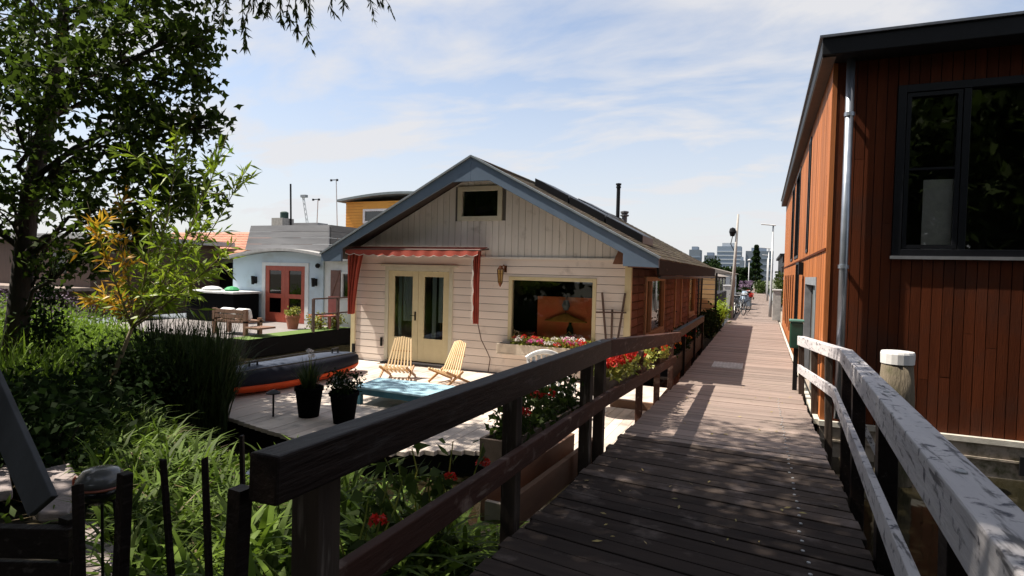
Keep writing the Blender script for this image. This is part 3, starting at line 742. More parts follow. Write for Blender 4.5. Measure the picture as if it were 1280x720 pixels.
MB().box(-4.96,-2.93,10.96,HY-.045,.34,.40).build('soil', SOIL, wb)
P = np.stack([RNG.uniform(-4.7,-2.95,1500), RNG.uniform(10.93,11.14,1500), .42+RNG.random(1500)**1.6*.17],1)
leaves('foliage', P, rand_dirs(1500,.5), RNG.uniform(.03,.06,1500), RNG.uniform(.03,.05,1500), LEAF_GER, wb)
cs = [(random.uniform(-4.65,-3.0), random.uniform(10.9,11.08), random.uniform(.47,.60)) for _ in range(46)]
florets('pink_blossom', cs[:16], .055, 34, PETPINK, wb); florets('red_blossom', cs[16:30], .055, 34, PETRED, wb); florets('white_blossom', cs[30:], .06, 34, PETWHITE, wb)

# trellis
tr = thing('trellis', (-2.65,11.1,0), 'fan shaped trellis of three dark canes against the white wall', 'trellis')
for p0, p1 in (((-2.85,11.12,1.54),(-2.68,11.12,.0)),((-2.40,11.12,1.54),(-2.60,11.12,.0)),((-2.64,11.12,1.22),(-2.64,11.12,.0))): MB().bar(p0, p1, .035, .03, (0,1,0)).build('cane', CANE, tr)
MB().bar((-2.95,11.085,1.15),(-2.36,11.085,1.17), .025, .03).build('crossbar', CANE, tr)

# ================================================================= TERRACE THINGS
# kayak
kay = thing('inflatable_kayak', (-7.6,8.1,ZT), 'inflatable kayak, navy above and orange below, lying on the terrace', 'kayak')
KA = Vector((-7.95,6.40,0)); KB = Vector((-7.78,10.0,0)); kd = (KB-KA); kl = kd.length; kd.normalize(); kn = Vector((kd.y,-kd.x,0))
def khw(t): return .42*(max(0,1-abs(2*t-1)**2.6))**.6
def kz(t): return .10*abs(2*t-1)**2.2
def kloft(prof, name, m, t0=0.0, t1=1.0):
    vs = []; fs = []; n = 36; k = len(prof)
    for i in range(n+1):
        t = t0+(t1-t0)*i/n; w_ = max(.03, khw(t)); c = KA+kd*(kl*t)
        for (a, z) in prof: vs.append(tuple(c+kn*(a*w_)) [:2] + (ZT+.03+kz(t)+z*min(1,.45+w_*1.3),))
    for i in range(n):
        for j in range(k-1): fs.append((i*k+j, i*k+j+1, (i+1)*k+j+1, (i+1)*k+j))
        fs.append((i*k+k-1, i*k, (i+1)*k, (i+1)*k+k-1))
    fs.append(tuple(range(k))); fs.append(tuple(n*k+j for j in range(k-1,-1,-1)))
    return MB().add(vs, fs).build(name, m, kay, smooth=True)
kloft([(-.80,0),(.80,0),(.96,.06),(1.02,.135),(-1.02,.135),(-.96,.06)], 'hull', KAYORG)
kloft([(-1.0,.13),(1.0,.13),(1.05,.23),(.95,.34),(.72,.39),(-.72,.39),(-.95,.34),(-1.05,.23)], 'side_tube', KAYTOP)
kloft([(-.70,.385),(.70,.385),(.60,.415),(0,.43),(-.60,.415)], 'deck_cover', KAYDECK, .06, .94)
for t in (.24, .78):
    c = KA+kd*(kl*t); z = ZT+.03+kz(t)+.375
    MB().tube([c+kn*.05+Vector((0,0,z)), c+kn*.05+Vector((0,0,z+.09)), c+kn*.05+kd*.16+Vector((0,0,z+.10)), c+kn*.05+kd*.16+Vector((0,0,z))], .022, 8).build('carry_handle', BLACK, kay)
for sgn in (.93,-.93):
    pts = [KA+kd*(kl*t)+kn*(sgn*khw(t))+Vector((0,0,ZT+.04+kz(t)+.41*min(1,.45+khw(t)*1.3))) for t in np.linspace(.08,.92,16)]
    MB().tube(pts, .012, 6).build('grab_line', BLACK, kay)
MB().lathe([(.02,0),(.035,.02),(.03,.06)], KA+kd*.25+kn*.1+Vector((0,0,ZT+.45)), 10).build('valve', WHITEPL, kay)

# stick chairs
def stick_chair():
    c = thing('slat_chair', (0,0,0), 'x', 'chair', 'low slatted folding chairs on the terrace')
    # back: nine slats fanning out, leaning back (+y), seat rises to front (-y)
    for i in range(8):
        s = (i-3.5)/3.5
        MB().bar((s*.26,.04,.16),(s*.17,.30,.84-.05*abs(s)), .027, .02, (0,1,0)).build('back_slat', CHAIRW, c)
    for i in range(7):
        s = (i-3)/3
        MB().bar((s*.25,.16,.10),(s*.27,-.30,.30), .035, .022, (0,0,1)).build('seat_slat', CHAIRW, c)
    MB().bar((-.30,.05,.17),(.30,.05,.17), .03, .03).build('crossbar', CHAIRD, c); MB().bar((-.22,.23,.54),(.22,.23,.54), .02, .02).build('crossbar', CHAIRD, c)
    for s in (-1,1):
        MB().bar((s*.27,.32,.02),(s*.28,-.30,.28), .03, .045).build('leg', CHAIRD, c)
        MB().bar((s*.30,-.28,.02),(s*.30,.12,.26), .03, .045).build('leg', CHAIRD, c)
    return c
ch = stick_chair()
ch.scale = (.96,.92,.96); ch.location = (-6.50,9.62,ZT); ch.rotation_euler = (0,0,math.radians(14)); ch['label'] = 'pale slatted low chair in front of the patio door, the left of the pair'
c2 = copy_tree(ch); c2.location = (-5.42,9.72,ZT); c2.rotation_euler = (0,0,math.radians(-22)); c2['label'] = 'pale slatted low chair turned at an angle, right of the patio door'

# turquoise low table
tb = thing('low_table', (-5.25,7.9,ZT), 'low turquoise painted table on the terrace before the slatted chairs', 'table')
TZ = .0
poly = [(-5.86,7.48),(-4.46,7.42),(-4.48,8.28),(-5.98,8.28)]
MB().prism(poly, 'z', TZ, TZ+.035).build('tabletop', TURQ, tb, bevel=.008)
pin = [(x*.96-5.25*.04, y*.96+7.92*.04) for x,y in poly]
MB().prism(pin, 'z', TZ-.09, TZ-.002).build('apron', TURQD, tb)
for (x, y) in pin:
    xx = x*.93-5.25*.07; yy = y*.93+7.92*.07
    MB().box(xx-.04,xx+.04,yy-.04,yy+.04,ZT,TZ-.092).build('leg', TURQD, tb)

# pots
def pot(x, y, lab, tall):
    p_ = thing('potted_plant', (x,y,ZT), lab, 'potted plant', 'black pots on the terrace edge')
    MB().lathe([(.14,0),(.19,.38),(.205,.38),(.205,.43),(.185,.43),(.17,.37),(.02,.36)], (x,y,ZT), 20).build('pot', POT, p_, smooth=True)
    if tall:
        n = 170; A = RNG.uniform(0,6.28,n); P = np.stack([x+.1*np.cos(A)*RNG.random(n), y+.1*np.sin(A)*RNG.random(n), np.full(n,ZT+.36)],1)
        blades('foliage', P, A, RNG.uniform(.25,.62,n), RNG.uniform(.008,.018,n), RNG.uniform(.05,.45,n), RNG.uniform(.1,.5,n), REEDM, p_)
        cs = [(x-.02,y+.02,ZT+.93),(x+.06,y-.03,ZT+.88)]; mb = MB()
        for c in cs: mb.tube([(x,y,ZT+.36),c], .005, 5)
        mb.build('stem', LEAF_GER, p_); florets('white_blossom', cs, .035, 26, PETWHITE, p_, .03)
    else:
        P, _ = clumped((x,y,ZT+.54), (.20,.20,.15), 1100, 30, .05)
        leaves('foliage', P, rand_dirs(1100,.4), RNG.uniform(.03,.06,1100), RNG.uniform(.02,.04,1100), LEAF_DARK, p_)
        florets('white_blossom', [(x+random.uniform(-.17,.17),y-.1+random.uniform(-.1,.08),ZT+random.uniform(.50,.66)) for _ in range(24)], .018, 9, PETWHITE, p_, .018)
pot(-5.93,6.55,'black pot with upright grassy plant and a white bloom, beside the kayak', True)
pot(-5.28,6.52,'black pot with a bushy small flowered plant, nearer the turquoise table', False)
gl = thing('garden_light', (-6.35,6.3,ZT), 'small black mushroom shaped stake light at the terrace edge', 'garden light')
MB().lathe([(.014,0),(.014,.32)], (-6.35,6.3,ZT), 8).build('stake', BLACKMET, gl); MB().lathe([(.03,.32),(.10,.33),(.10,.345),(.02,.385)], (-6.35,6.3,ZT), 16).build('cap', BLACKMET, gl)
# white garden chair behind the rail
wc = thing('garden_chair', (-2.9,7.6,ZT), 'white plastic garden chair seen between the dark railing beams', 'chair')
cm = Matrix.Rotation(math.radians(35),3,'Z')
def W(x,y,z): 
    v = cm @ Vector((x,y,0)); return (-2.75+v.x, 7.9+v.y, ZT+z)
for sx in (-.24,.24):
    for sy in (-.22,.22): MB().bar(W(sx*1.1,sy*1.1,0), W(sx,sy,.42), .055, .055, (0,1,0)).build('leg', WHITEPL, wc)
MB().prism([tuple(W(a,b,0)[:2]) for a,b in ((-.27,-.25),(.27,-.25),(.25,.25),(-.25,.25))], 'z', ZT+.42, ZT+.45).build('seat', WHITEPL, wc, bevel=.01)
mb = MB()
for k in range(7):
    s = (k-3)/3; mb.bar(W(s*.22,.25,.45), W(s*.24,.36,.92-.06*s*s), .05, .02, (0,1,0))
mb.tube([W(s*.27,.36,.97-.10*s*s) for s in np.linspace(-1,1,11)], .035, 8); mb.build('backrest', WHITEPL, wc)
for sx in (-.29,.29): MB().tube([W(sx,.30,.62),W(sx,0,.65),W(sx,-.24,.62),W(sx,-.25,.45)], .024, 8).build('armrest', WHITEPL, wc)
# glass-ish garden table
gt = thing('garden_table', (-2.35,8.75,ZT), 'round white garden table half hidden behind the railing posts', 'table')
MB().lathe([(.42,.68),(.43,.70),(.42,.72),(.02,.725)], (-2.35,8.9,ZT), 28).build('tabletop', WHITEPL, gt, smooth=False)
MB().lathe([(.20,0),(.20,.02),(.03,.05),(.03,.675)], (-2.35,8.9,ZT), 16).build('pedestal', WHITEPL, gt)

# ================================================================= RAILINGS
def nrm_bevel(): return .006
lr = thing('wooden_railing', (-1.35,5.5,.3), 'dark brown timber railing along the left side of the ramp', 'railing')
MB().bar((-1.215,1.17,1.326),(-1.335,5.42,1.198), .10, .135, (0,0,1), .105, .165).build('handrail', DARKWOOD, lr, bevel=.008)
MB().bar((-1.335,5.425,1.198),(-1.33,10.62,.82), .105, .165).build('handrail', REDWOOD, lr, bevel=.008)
MB().bar((-1.29,1.1,rz(1.1)+.42),(-1.40,5.75,rz(5.75)+.43), .05, .13).build('lower_rail', REDWOOD, lr, bevel=.006)
MB().bar((-1.40,5.755,rz(5.75)+.43),(-1.37,10.6,.42), .05, .13).build('lower_rail', REDWOOD, lr, bevel=.006)
for y, x, w_ in ((1.50,-1.32,.11),(3.45,-1.45,.10),(5.15,-1.44,.10),(5.75,-1.47,.10)):
    MB().bar((x,y,-.9),(x,y,rz(y)+.86 if y > 2 else 1.235), w_, w_, (0,1,0)).build('post', POSTWOOD, lr, bevel=.006)
MB().bar((-1.36,1.17,.2),(-1.315,1.19,1.28), .045, .045, (0,1,0)).build('post', DARKWOOD, lr)
for y in (7.6, 9.0, 10.45):
    MB().bar((-1.42,y,-.35),(-1.42,y,rz(y)+.78), .085, .06, (0,1,0)).build('post', REDWOOD, lr, bevel=.005)
# continuation rail with planter, past the house door
lf = thing('planter_fence', (-1.45,13,0), 'dark board fence with planted troughs beside the pier', 'fence')
MB().bar((-1.39,10.7,.84),(-1.42,16.2,.78), .09, .15).build('handrail', DARKWOOD, lf, bevel=.006)
for y in (12.2, 14.2, 16.1): MB().bar((-1.42,y,-.3),(-1.42,y,.72), .08, .08, (0,1,0)).build('post', DARKWOOD, lf)
MB().box(-1.46,-1.42,10.75,16.15,.02,.40).box(-1.75,-1.71,10.75,16.15,.02,.38).box(-1.70,-1.47,10.75,16.15,.02,.06).build('trough', DARKWOOD, lf)
P, _ = clumped((-1.6,13.4,.5), (.16,2.7,.22), 2600, 60, .07)
leaves('foliage', P, rand_dirs(2600,.3), RNG.uniform(.04,.09,2600), RNG.uniform(.03,.05,2600), LEAF_DARK, lf)
florets('red_blossom', [(-1.5+random.uniform(-.1,.1), random.uniform(11.2,15.8), random.uniform(.45,.72)) for _ in range(10)], .06, 36, PETRED, lf)
florets('orange_blossom', [(-1.42,11.4,.62),(-1.42,13.2,.55)], .05, 30, PETORG, lf)

# flower troughs hung outside the ramp railing
def trough(y0, y1, x, zo, lab, fol, nfl, m_leaf, hi, box_m, back=.25):
    t = thing('flower_box', (x,(y0+y1)/2,rz((y0+y1)/2)+zo), lab, 'flower box', 'flower troughs along the ramp railing')
    mb = MB()
    for xx in (x-.02, x-back): mb.bar((xx,y0,rz(y0)+zo+.1),(xx,y1,rz(y1)+zo+.1), .025, .20)
    mb.bar((x-back/2,y0,rz(y0)+zo),(x-back/2,y1,rz(y1)+zo), back-.03, .025)
    for yy in (y0, y1): mb.bar((x-back-.01,yy,rz(yy)+zo+.1),(x-.01,yy,rz(yy)+zo+.1), .025, .20)
    mb.build('box', box_m, t)
    n = fol; Y = RNG.uniform(y0+.03,y1-.03,n); P = np.stack([x-back/2+RNG.normal(size=n)*.085, Y, rz(Y)+zo+.17+RNG.random(n)**1.3*hi*(.55+.45*np.sin(Y*9)**2)],1)
    leaves('foliage', P, rand_dirs(n,.3), RNG.uniform(.035,.075,n), RNG.uniform(.035,.07,n), m_leaf, t, 'maple')
    mb = MB(); cs = []
    for _ in range(nfl):
        yy = random.uniform(y0+.05,y1-.05); c = (x-back/2+random.uniform(-.10,.15), yy, rz(yy)+zo+.2+hi*random.uniform(.3,1.0)); cs.append(c)
        mb.tube([(c[0],yy,rz(yy)+zo+.15), c], .004, 5)
    mb.build('stem', m_leaf, t); florets('red_blossom', cs, .052, 44, PETRED, t, .026)
BOXW = M('trough boards', (.15,.11,.085), (.10,.073,.055), rough=.8, bump=.3)
trough(6.2,10.3,-1.47,.38,'wooden trough of sunlit red geraniums with yellow green leaves by the rail bend',4200,64,LEAF_GER,.20,BOXW)
trough(3.75,5.6,-1.56,.20,'wooden trough of shaded red geraniums between the first ramp posts',800,11,LEAF_WILLOW,.46,BOXW)
# loose plank trough under the rail
pk = thing('wooden_trough', (-1.55,4.8,.0), 'empty brown plank trough lying below the ramp railing', 'trough')
MB().bar((-1.62,3.95,.13),(-1.56,6.0,.06), .05, .24).bar((-1.88,3.95,.13),(-1.82,6.0,.06), .05, .24).build('side_board', WOODMID, pk)
MB().bar((-1.75,3.95,.05),(-1.69,6.0,-.02), .20, .04).build('bottom_board', WOODMID, pk); MB().bar((-1.85,3.93,.10),(-1.65,3.93,.10), .04, .16).build('end_board', M('sunlit end tone', (.50,.42,.34)), pk)  # end board is the same brown plank, sunlight put into its paler colour
# landing step between ramp and terrace
ls = thing('landing_step', (-1.85,10,-.2), 'pale timber step platform between the railing and the house corner', 'step')
MB().box(-2.2,-1.5,9.35,10.7,-.17,-.12).build('tread', TERR, ls); MB().box(-2.2,-1.5,9.30,9.345,-.30,-.125).build('riser', WOODMID, ls)

rr = thing('white_railing', (.8,7,.3), 'weathered white timber railing along the right side of the ramp', 'railing')
RA, RB, RC = Vector((.62,10.75,.875)), Vector((.905,7.62,1.03)), Vector((.50,1.15,1.30))
MB().bar(RA, RB, .11, .15).build('handrail', GREYRAIL, rr, bevel=.008)
MB().bar(RB+Vector((0,-.004,.001)), RC, .125, .155).build('handrail', GREYRAIL, rr, bevel=.008)
LB = Vector((.80,7.62,.60)); LC = Vector((.47,1.2,rz(1.2)+.42))
MB().bar((.60,10.72,.42), LB, .04, .13).build('lower_rail', GREYRAIL, rr, bevel=.005)
MB().bar(LB+Vector((0,-.004,0)), LC, .04, .13).build('lower_rail', GREYRAIL, rr, bevel=.005)
def rr_x(y): return np.interp(y, [1.15,7.62,10.75],[.50,.905,.62])
for y in (10.7, 9.55, 8.55): MB().bar((rr_x(y)+.05,y,-.6),(rr_x(y)+.0,y,rz(y)+.80), .085, .085, (0,1,0)).build('post', POSTWOOD, rr, bevel=.005)
for y in (7.55, 5.9, 3.9, 2.1): MB().bar((rr_x(y)+.05,y,-.9),(rr_x(y)+.01,y,float(np.interp(y,[1.15,7.62],[1.30,1.03]))-.08), .10, .10, (0,1,0)).build('post', DARKWOOD, rr, bevel=.005)
MB().bar((1.15,6.9,.10),(.93,6.9,.55), .05, .05, (0,1,0)).build('brace', GREYRAIL, rr)

# deck grate
dg = thing('deck_grate', (-.6,13.3,.004), 'pale metal anti slip grid lying on the pier planks', 'grate')
mb = MB()
for k in range(9): mb.box(-.92+k*.072, -.895+k*.072, 12.9, 13.68, .004, .016)
for k in range(10): mb.box(-.92, -.319, 12.9+k*.085, 12.915+k*.085, .0165, .022)
mb.build('bars', M('pale galvanised grid', (.80,.80,.80), rough=.5), dg); MB().box(-.925,-.318,12.895,13.685,.001,.0035).build('backing_plate', M('pale plate', (.62,.62,.61), rough=.6), dg)

# ================================================================= RIGHT BUILDING
BX, BY = .83, 9.2
rb = thing('modern_houseboat', (BX,BY,-.1), 'large two storey houseboat clad in brown red cedar with flat black roof', 'houseboat')
BXE, BYE, BZ0, BZ1 = 9.5, 26.6, -.06, 4.86
FW = (1.57, 5.6, 2.22, 4.48)
def vboards(x0, x1, ops, y, step, m, name, z0, z1, mode):
    mb = MB(); q = x0
    while q < x1-.01:
        e = min(q+step, x1); a, b = q+.0045, e-.0045
        zs = [(z0, z1)]
        for o in ops:
            if b > o[0]+.02 and a < o[1]-.02:
                zs2 = []
                for (s0, s1) in zs:
                    if o[2] > s0: zs2.append((s0, min(o[2], s1)))
                    if o[3] < s1: zs2.append((max(o[3], s0), s1))
                zs = [t for t in zs2 if t[1]-t[0] > .02]
        if random.random() < .45:
            zs = [t for q0, q1 in zs for zj in [random.uniform(q0+.3, q1-.3) if q1-q0 > .9 else None] for t in ([(q0, zj-.0025), (zj+.0025, q1)] if zj else [(q0, q1)])]
        for s0, s1 in zs:
            dt = random.uniform(0,.003)
            if mode == 'x': mb.box(a, b, y-.022-dt, y, s0, s1)
            else: mb.box(y-.022-dt, y, a, b, s0, s1)
        q = e
    return mb.build(name, m, rb)
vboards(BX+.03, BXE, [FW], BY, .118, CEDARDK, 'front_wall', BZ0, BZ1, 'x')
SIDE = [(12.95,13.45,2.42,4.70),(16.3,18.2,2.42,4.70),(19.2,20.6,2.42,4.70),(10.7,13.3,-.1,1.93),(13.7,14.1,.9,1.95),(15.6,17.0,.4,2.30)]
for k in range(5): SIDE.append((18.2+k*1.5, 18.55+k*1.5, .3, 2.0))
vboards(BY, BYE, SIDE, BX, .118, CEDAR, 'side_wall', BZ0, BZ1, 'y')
MB().box(BX-.03, BX+.028, BY-.032, BY-.0, BZ0, BZ1).build('corner_board', CEDAR, rb)
mb = MB()
for a, b, c, d in rects_minus(BZ0, BZ1, BX+.03, BXE, [FW]): mb.box(a, b, BY+.002, BY+.12, c, d)
mb.build('front_backing', M('dark membrane', (.03,.015,.01)), rb)
mb = MB()
for a, b, c, d in rects_minus(BZ0, BZ1, BY+.125, BYE, SIDE): mb.box(BX+.002, BX+.1, a, b, c, d)
mb.build('side_backing', M('dark membrane side', (.03,.015,.01)), rb)
mb = MB(); mb.box(BX, BXE, BYE, BYE+.1, BZ0, BZ1); mb.box(BXE, BXE+.1, BY, BYE, BZ0, BZ1); mb.build('back_wall', CEDAR, rb)
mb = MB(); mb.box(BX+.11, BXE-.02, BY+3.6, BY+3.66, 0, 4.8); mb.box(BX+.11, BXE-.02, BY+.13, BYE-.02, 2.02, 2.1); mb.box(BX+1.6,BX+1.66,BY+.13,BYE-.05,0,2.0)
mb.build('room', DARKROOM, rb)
# roof
MB().box(BX-.20, BXE+.3, BY-.40, BYE+.2, 4.865, 5.085).build('roof', BLACKMET, rb, bevel=.01)
MB().box(BX-.235, BXE+.33, BY-.435, BYE+.23, 5.088, 5.12).build('roof_edge_strip', M('roof edge metal', (.16,.17,.19), rough=.35, metal=.6), rb)
MB().box(BX-.19, BX-.03, BY-.36, BYE, 4.842, 4.863).build('soffit', M('dark soffit', (.07,.045,.035)), rb)
# front window
fr = window_x(rb, 'front_window', FW[0], FW[1], FW[2], FW[3], BY, .10, ANTHR, glass('big window glass', (.95,.96,.96), .01), mull=(2.33, 4.2), out=.045)
mb = MB(); a, b, c, d = 1.68, 2.28, 2.33, 4.37
mb.box(a, a+.05, BY-.03, BY+.02, c, d); mb.box(b-.05, b, BY-.03, BY+.02, c, d); mb.box(a+.05, b-.05, BY-.03, BY+.02, c, c+.05); mb.box(a+.05, b-.05, BY-.03, BY+.02, d-.05, d); mb.box(a+.05,b-.05,BY-.025,BY+.015,3.36,3.39)
mb.build('casement', ANTHR, fr)
MB().box(FW[0]-.02, FW[1]+.02, BY-.075, BY-.046, FW[2]-.03, FW[2]+.012).build('sill', M('grey sill metal', (.30,.31,.33), rough=.4, metal=.5), fr)
tag(MB().box(1.93,2.27,BY+.135,BY+.155,2.26,3.25).build('interior_panel', M('pale board', (.86,.83,.78))), 'pale upright board behind the lower left of the dark front window', 'board')
# side glazing
for i, (y0,y1,z0,z1) in enumerate(SIDE[:3]): window_y(rb, 'tall_window', y0, y1, z0, z1, BX, .07, ANTHR, GLASSD, sgn=-1)
for (y0,y1,z0,z1) in SIDE[5:]: window_y(rb, 'slot_window', y0, y1, z0, z1, BX, .06, ANTHR if z1 > 2.2 else CEDARDK, GLASSD, sgn=-1)
window_y(rb, 'slot_window', *SIDE[4], BX, .05, CEDARDK, GLASSD, sgn=-1)
y0,y1,z0,z1 = SIDE[3]
mb = MB(); mb.box(BX-.03,BX+.09,y0,y0+.09,z0,z1); mb.box(BX-.03,BX+.09,y1-.09,y1,z0,z1); mb.box(BX-.03,BX+.09,y0+.09,y1-.09,z1-.14,z1)
df = mb.build('door_frame', M('grey door frame', (.30,.32,.35), rough=.45), rb)
MB().box(BX+.03,BX+.06,y0+.09,y0+1.3,z0,z1-.14).build('door_leaf', M('grey green door', (.16,.19,.20), rough=.5), df)
MB().box(BX+.10,BX+.11,y0+1.3,y1-.09,z0,z1-.14).build('dark_opening', DARKROOM, df)
MB().box(BX-.045, BX-.026, BY, BYE, 2.30, 2.335).build('joint_strip', CEDARDK, rb)
MB().box(BX-.12,BX-.03,14.0,14.25,1.98,2.25).build('wall_light', BLACKMET, rb)
# down pipe
mb = MB(); mb.tube([(1.0,BY-.13,4.86),(1.01,BY-.13,.0)], .052, 14)
dp = mb.build('downpipe', ZINC, rb, smooth=True)
for z in (4.1, 2.05, .9): MB().lathe([(.066,0),(.066,.05)], (1.005,BY-.13,z), 14).box(.985,1.03,BY-.12,BY-.02,z+.01,z+.04).build('pipe_clip', ZINC, dp)
# base and hull
MB().box(BX-.05, BXE, BY-.10, BY-.025, -.13, -.062).box(BX-.10, BX-.03, BY-.02, BYE, -.13, -.062).build('base_trim', M('pale base trim', (.60,.57,.50), rough=.6), rb)
MB().box(BX-.03, BXE+.1, BY-.07, BYE+.1, -1.1, -.135).build('concrete_hull', CONC, rb)
MB().box(BX-.04, BXE+.1, BY-.10, BY-.072, -.33, -.305).build('rubbing_strip', CONC, rb)
MB().lathe([(.03,0),(.03,.01)], (0,0,0), 10)
npl = MB().box(3.00,4.2,BY-.125,BY-.102,-.47,-.24).build('name_plate', BLACKMET, rb)
tcv = bpy.data.curves.new('lettering', 'FONT'); tcv.body = 'MARE'; tcv.size = .15; tcv.extrude = .004
to = bpy.data.objects.new('tmp', tcv); COL.objects.link(to); bpy.context.view_layer.update()
tme = bpy.data.meshes.new_from_object(to); bpy.data.objects.remove(to)
for v_ in tme.vertices: v_.co = Vector((3.11+v_.co.x, BY-.13-v_.co.z, -.40+v_.co.y))
link('lettering', tme, WHITEPL, npl)
# mooring pile
mpz = thing('mooring_pile', (1.54,8.35,-.5), 'thick weathered mooring pile with a white cap beside the cedar wall', 'mooring pile')
MB().lathe([(.20,-1.5),(.20,-.2),(.195,.5),(.165,.92)], (1.54,8.35,0), 18).build('pile', M('mossy pile wood', (.19,.155,.11), (.06,.05,.032), rough=.95, scale=5, stretch=(1,1,.2), bump=.8, dirt=(.05,.05,.02), dirt_scale=3, bump_dist=.03), mpz, smooth=True)
MB().lathe([(.178,.90),(.182,1.02),(.172,1.045),(.02,1.05)], (1.54,8.35,0), 18).build('cap', WHITE, mpz)
# green bin on the rail end
gb = thing('rubbish_bin', (.56,11.0,.6), 'small dark green bin fixed at the far end of the white railing', 'bin')
MB().prism([(.46,10.92),(.66,10.92),(.66,11.12),(.46,11.12)], 'z', .72, 1.16).build('body', M('dark green plastic', (.012,.055,.035), rough=.4), gb, bevel=.02)
MB().prism([(.445,10.905),(.675,10.905),(.675,11.135),(.445,11.135)], 'z', 1.163, 1.205).build('lid', M('green lid', (.10,.24,.20), rough=.35), gb, bevel=.015)
MB().box(.53,.60,11.0,11.07,.0,.718).build('stand', BLACKMET, gb)
# rope and bits between pier and hull
tag(MB().tube([(.74,27,.02),(.74,20,-.03),(.75,14,-.04),(.74,11.4,-.02)], .035, 8).build('hose', M('pale hose', (.62,.58,.50)), smooth=True), 'pale pipe running between the pier edge and the cedar wall', 'pipe')

# ================================================================= DISTANT PIER
def lamp_post(x, y, h, arm, lab, lean=0):
    l = thing('street_lamp', (x,y,0), lab, 'street lamp', 'lamp posts along the pier')
    MB().lathe([(.07,0),(.07,.9),(.05,1.0),(.035,h)], (x,y,0), 10).build('pole', GREYPOLE, l, smooth=True)
    if arm:
        MB().bar((x-.55,y,h+.05),(x+.12,y,h-.02), .16, .05).build('lamp_head', WHITEPL, l, bevel=.02)
    else:
        MB().lathe([(.03,h-.05),(.15,h),(.16,h+.06),(.02,h+.14)], (x,y,0), 12).build('lamp_head', WHITEPL, l)
    return l
lamp_post(.40, 31, 4.45, True, 'tall pale lamp post with a flat arm beside the white cabinet')
lamp_post(.42, 52, 4.3, True, 'distant pale lamp post second along the right pier edge')
lamp_post(.45, 68, 4.3, True, 'farthest pale lamp post on the right pier edge')
lamp_post(-1.2, 60, 3.5, False, 'distant round headed lamp post on the left pier edge')
mast = thing('utility_pole', (-1.2,28.5,0), 'leaning grey pole with a small bracket box left of the pier', 'pole')
MB().tube([(-1.28,28.5,0),(-1.10,28.5,4.75)], [.10,.045], 10).build('pole', M('grey wood pole', (.40,.38,.35), rough=.8), mast, smooth=True)
MB().lathe([(.09,-.2),(.15,0),(.12,.15),(.02,.2)], (-1.32,28.5,3.95), 10).build('bracket_box', BLACKMET, mast)
MB().tube([(-1.30,28.5,3.8),(-1.38,28.5,3.4),(-1.18,28.5,3.0)], .02, 6).build('cable', BLACK, mast)
def cabinet(x0,x1,y0,y1,h,lab):
    c = thing('utility_cabinet', ((x0+x1)/2,y0,0), lab, 'cabinet', 'grey cabinets on the pier')
    MB().box(x0,x1,y0,y1,0,h).build('body', M('light grey cabinet', (.52,.52,.50), rough=.5), c, bevel=.01)
    MB().box(x0-.03,x1+.03,y0-.03,y1+.03,h+.002,h+.07).build('lid', WHITEPL, c, bevel=.01)
cabinet(.46,.80,28.6,29.1,1.32,'light grey cabinet on the right pier edge below the arm lamp')
cabinet(-2.05,-1.62,36,36.5,1.35,'light grey cabinet on the left pier edge behind the leaning pole')
# louvred screen at the house end
lv = thing('slatted_screen', (-2,24.6,0), 'tan horizontal slatted screen at the back corner of the white houseboat', 'screen')
mb = MB()
for k in range(9): mb.bar((-2.32,24.62,.33+k*.19),(-1.72,24.62,.33+k*.19), .04, .165)
mb.build('slats', TAN, lv); MB().box(-1.72,-1.64,24.58,24.7,-.1,2.03).box(-2.4,-2.33,24.58,24.7,-.1,2.03).build('frame', BLACKMET, lv)
MB().box(-2.34,-1.70,24.55,24.7,-.1,.22).build('base_box', DARKWOOD, lv)
# bicycles
def bicycle():
    b = thing('bicycle', (0,0,0), 'x', 'bicycle', 'bicycles parked along the pier')
    for y in (-.52,.52):
        wh = MB().torus((0,y,.34), .32, .022, 'x', 20, 6).build('wheel', BLACK, b)
        mb = MB()
        for k in range(8): mb.tube([(0,y,.34),(0,y+.31*math.cos(k*math.pi/4),.34+.31*math.sin(k*math.pi/4))], .003, 4)
        mb.build('spokes', GREYPOLE, wh)
    MB().tube([(0,-.52,.34),(0,-.12,.34),(0,.34,.78),(0,-.18,.80),(0,-.12,.34)], .02, 6).tube([(0,-.52,.34),(0,-.18,.72)], .014, 6).tube([(0,.52,.34),(0,.38,.70),(0,.30,1.02)], .018, 6).build('frame', M('dark frame paint', (.03,.035,.05), rough=.3), b)
    MB().tube([(-.28,.18,1.06),(-.2,.28,1.05),(0,.30,1.02),(.2,.28,1.05),(.28,.18,1.06)], .014, 6).build('handlebar', GREYPOLE, b)
    MB().tube([(0,-.18,.80),(0,-.21,.95)], .015, 6).obox((0,-.24,.98), (.16,.27,.06)).build('saddle', BLACK, b)
    MB().box(-.07,.07,-.75,-.35,.72,.74).build('rack', BLACKMET, b)
    return b
b0 = bicycle(); b0.location = (-1.0,31.5,0); b0.rotation_euler = (0,.12,.35); b0['label'] = 'dark bicycle parked nearest behind the leaning pole'
for (x,y,r,lab) in ((-.95,34.5,.5,'dark bicycle parked in front of the blue covered one'),(-1.0,41,.3,'dark bicycle parked farthest along the pier'),(-1.25,29.4,.15,'dark bicycle leaning against the foot of the leaning pole'),(-1.15,33.0,-.2,'dark bicycle turned the other way between its neighbours'),(-.95,39.4,.4,'dark bicycle just behind the blue covered one')):
    b1 = copy_tree(b0); b1.location = (x,y,0); b1.rotation_euler = (0,.1,r); b1['label'] = lab
tp = thing('covered_bicycle', (-.95,37.5,0), 'bicycle under a crumpled pale blue sheet on the pier', 'bicycle')
vs = []; fs = []
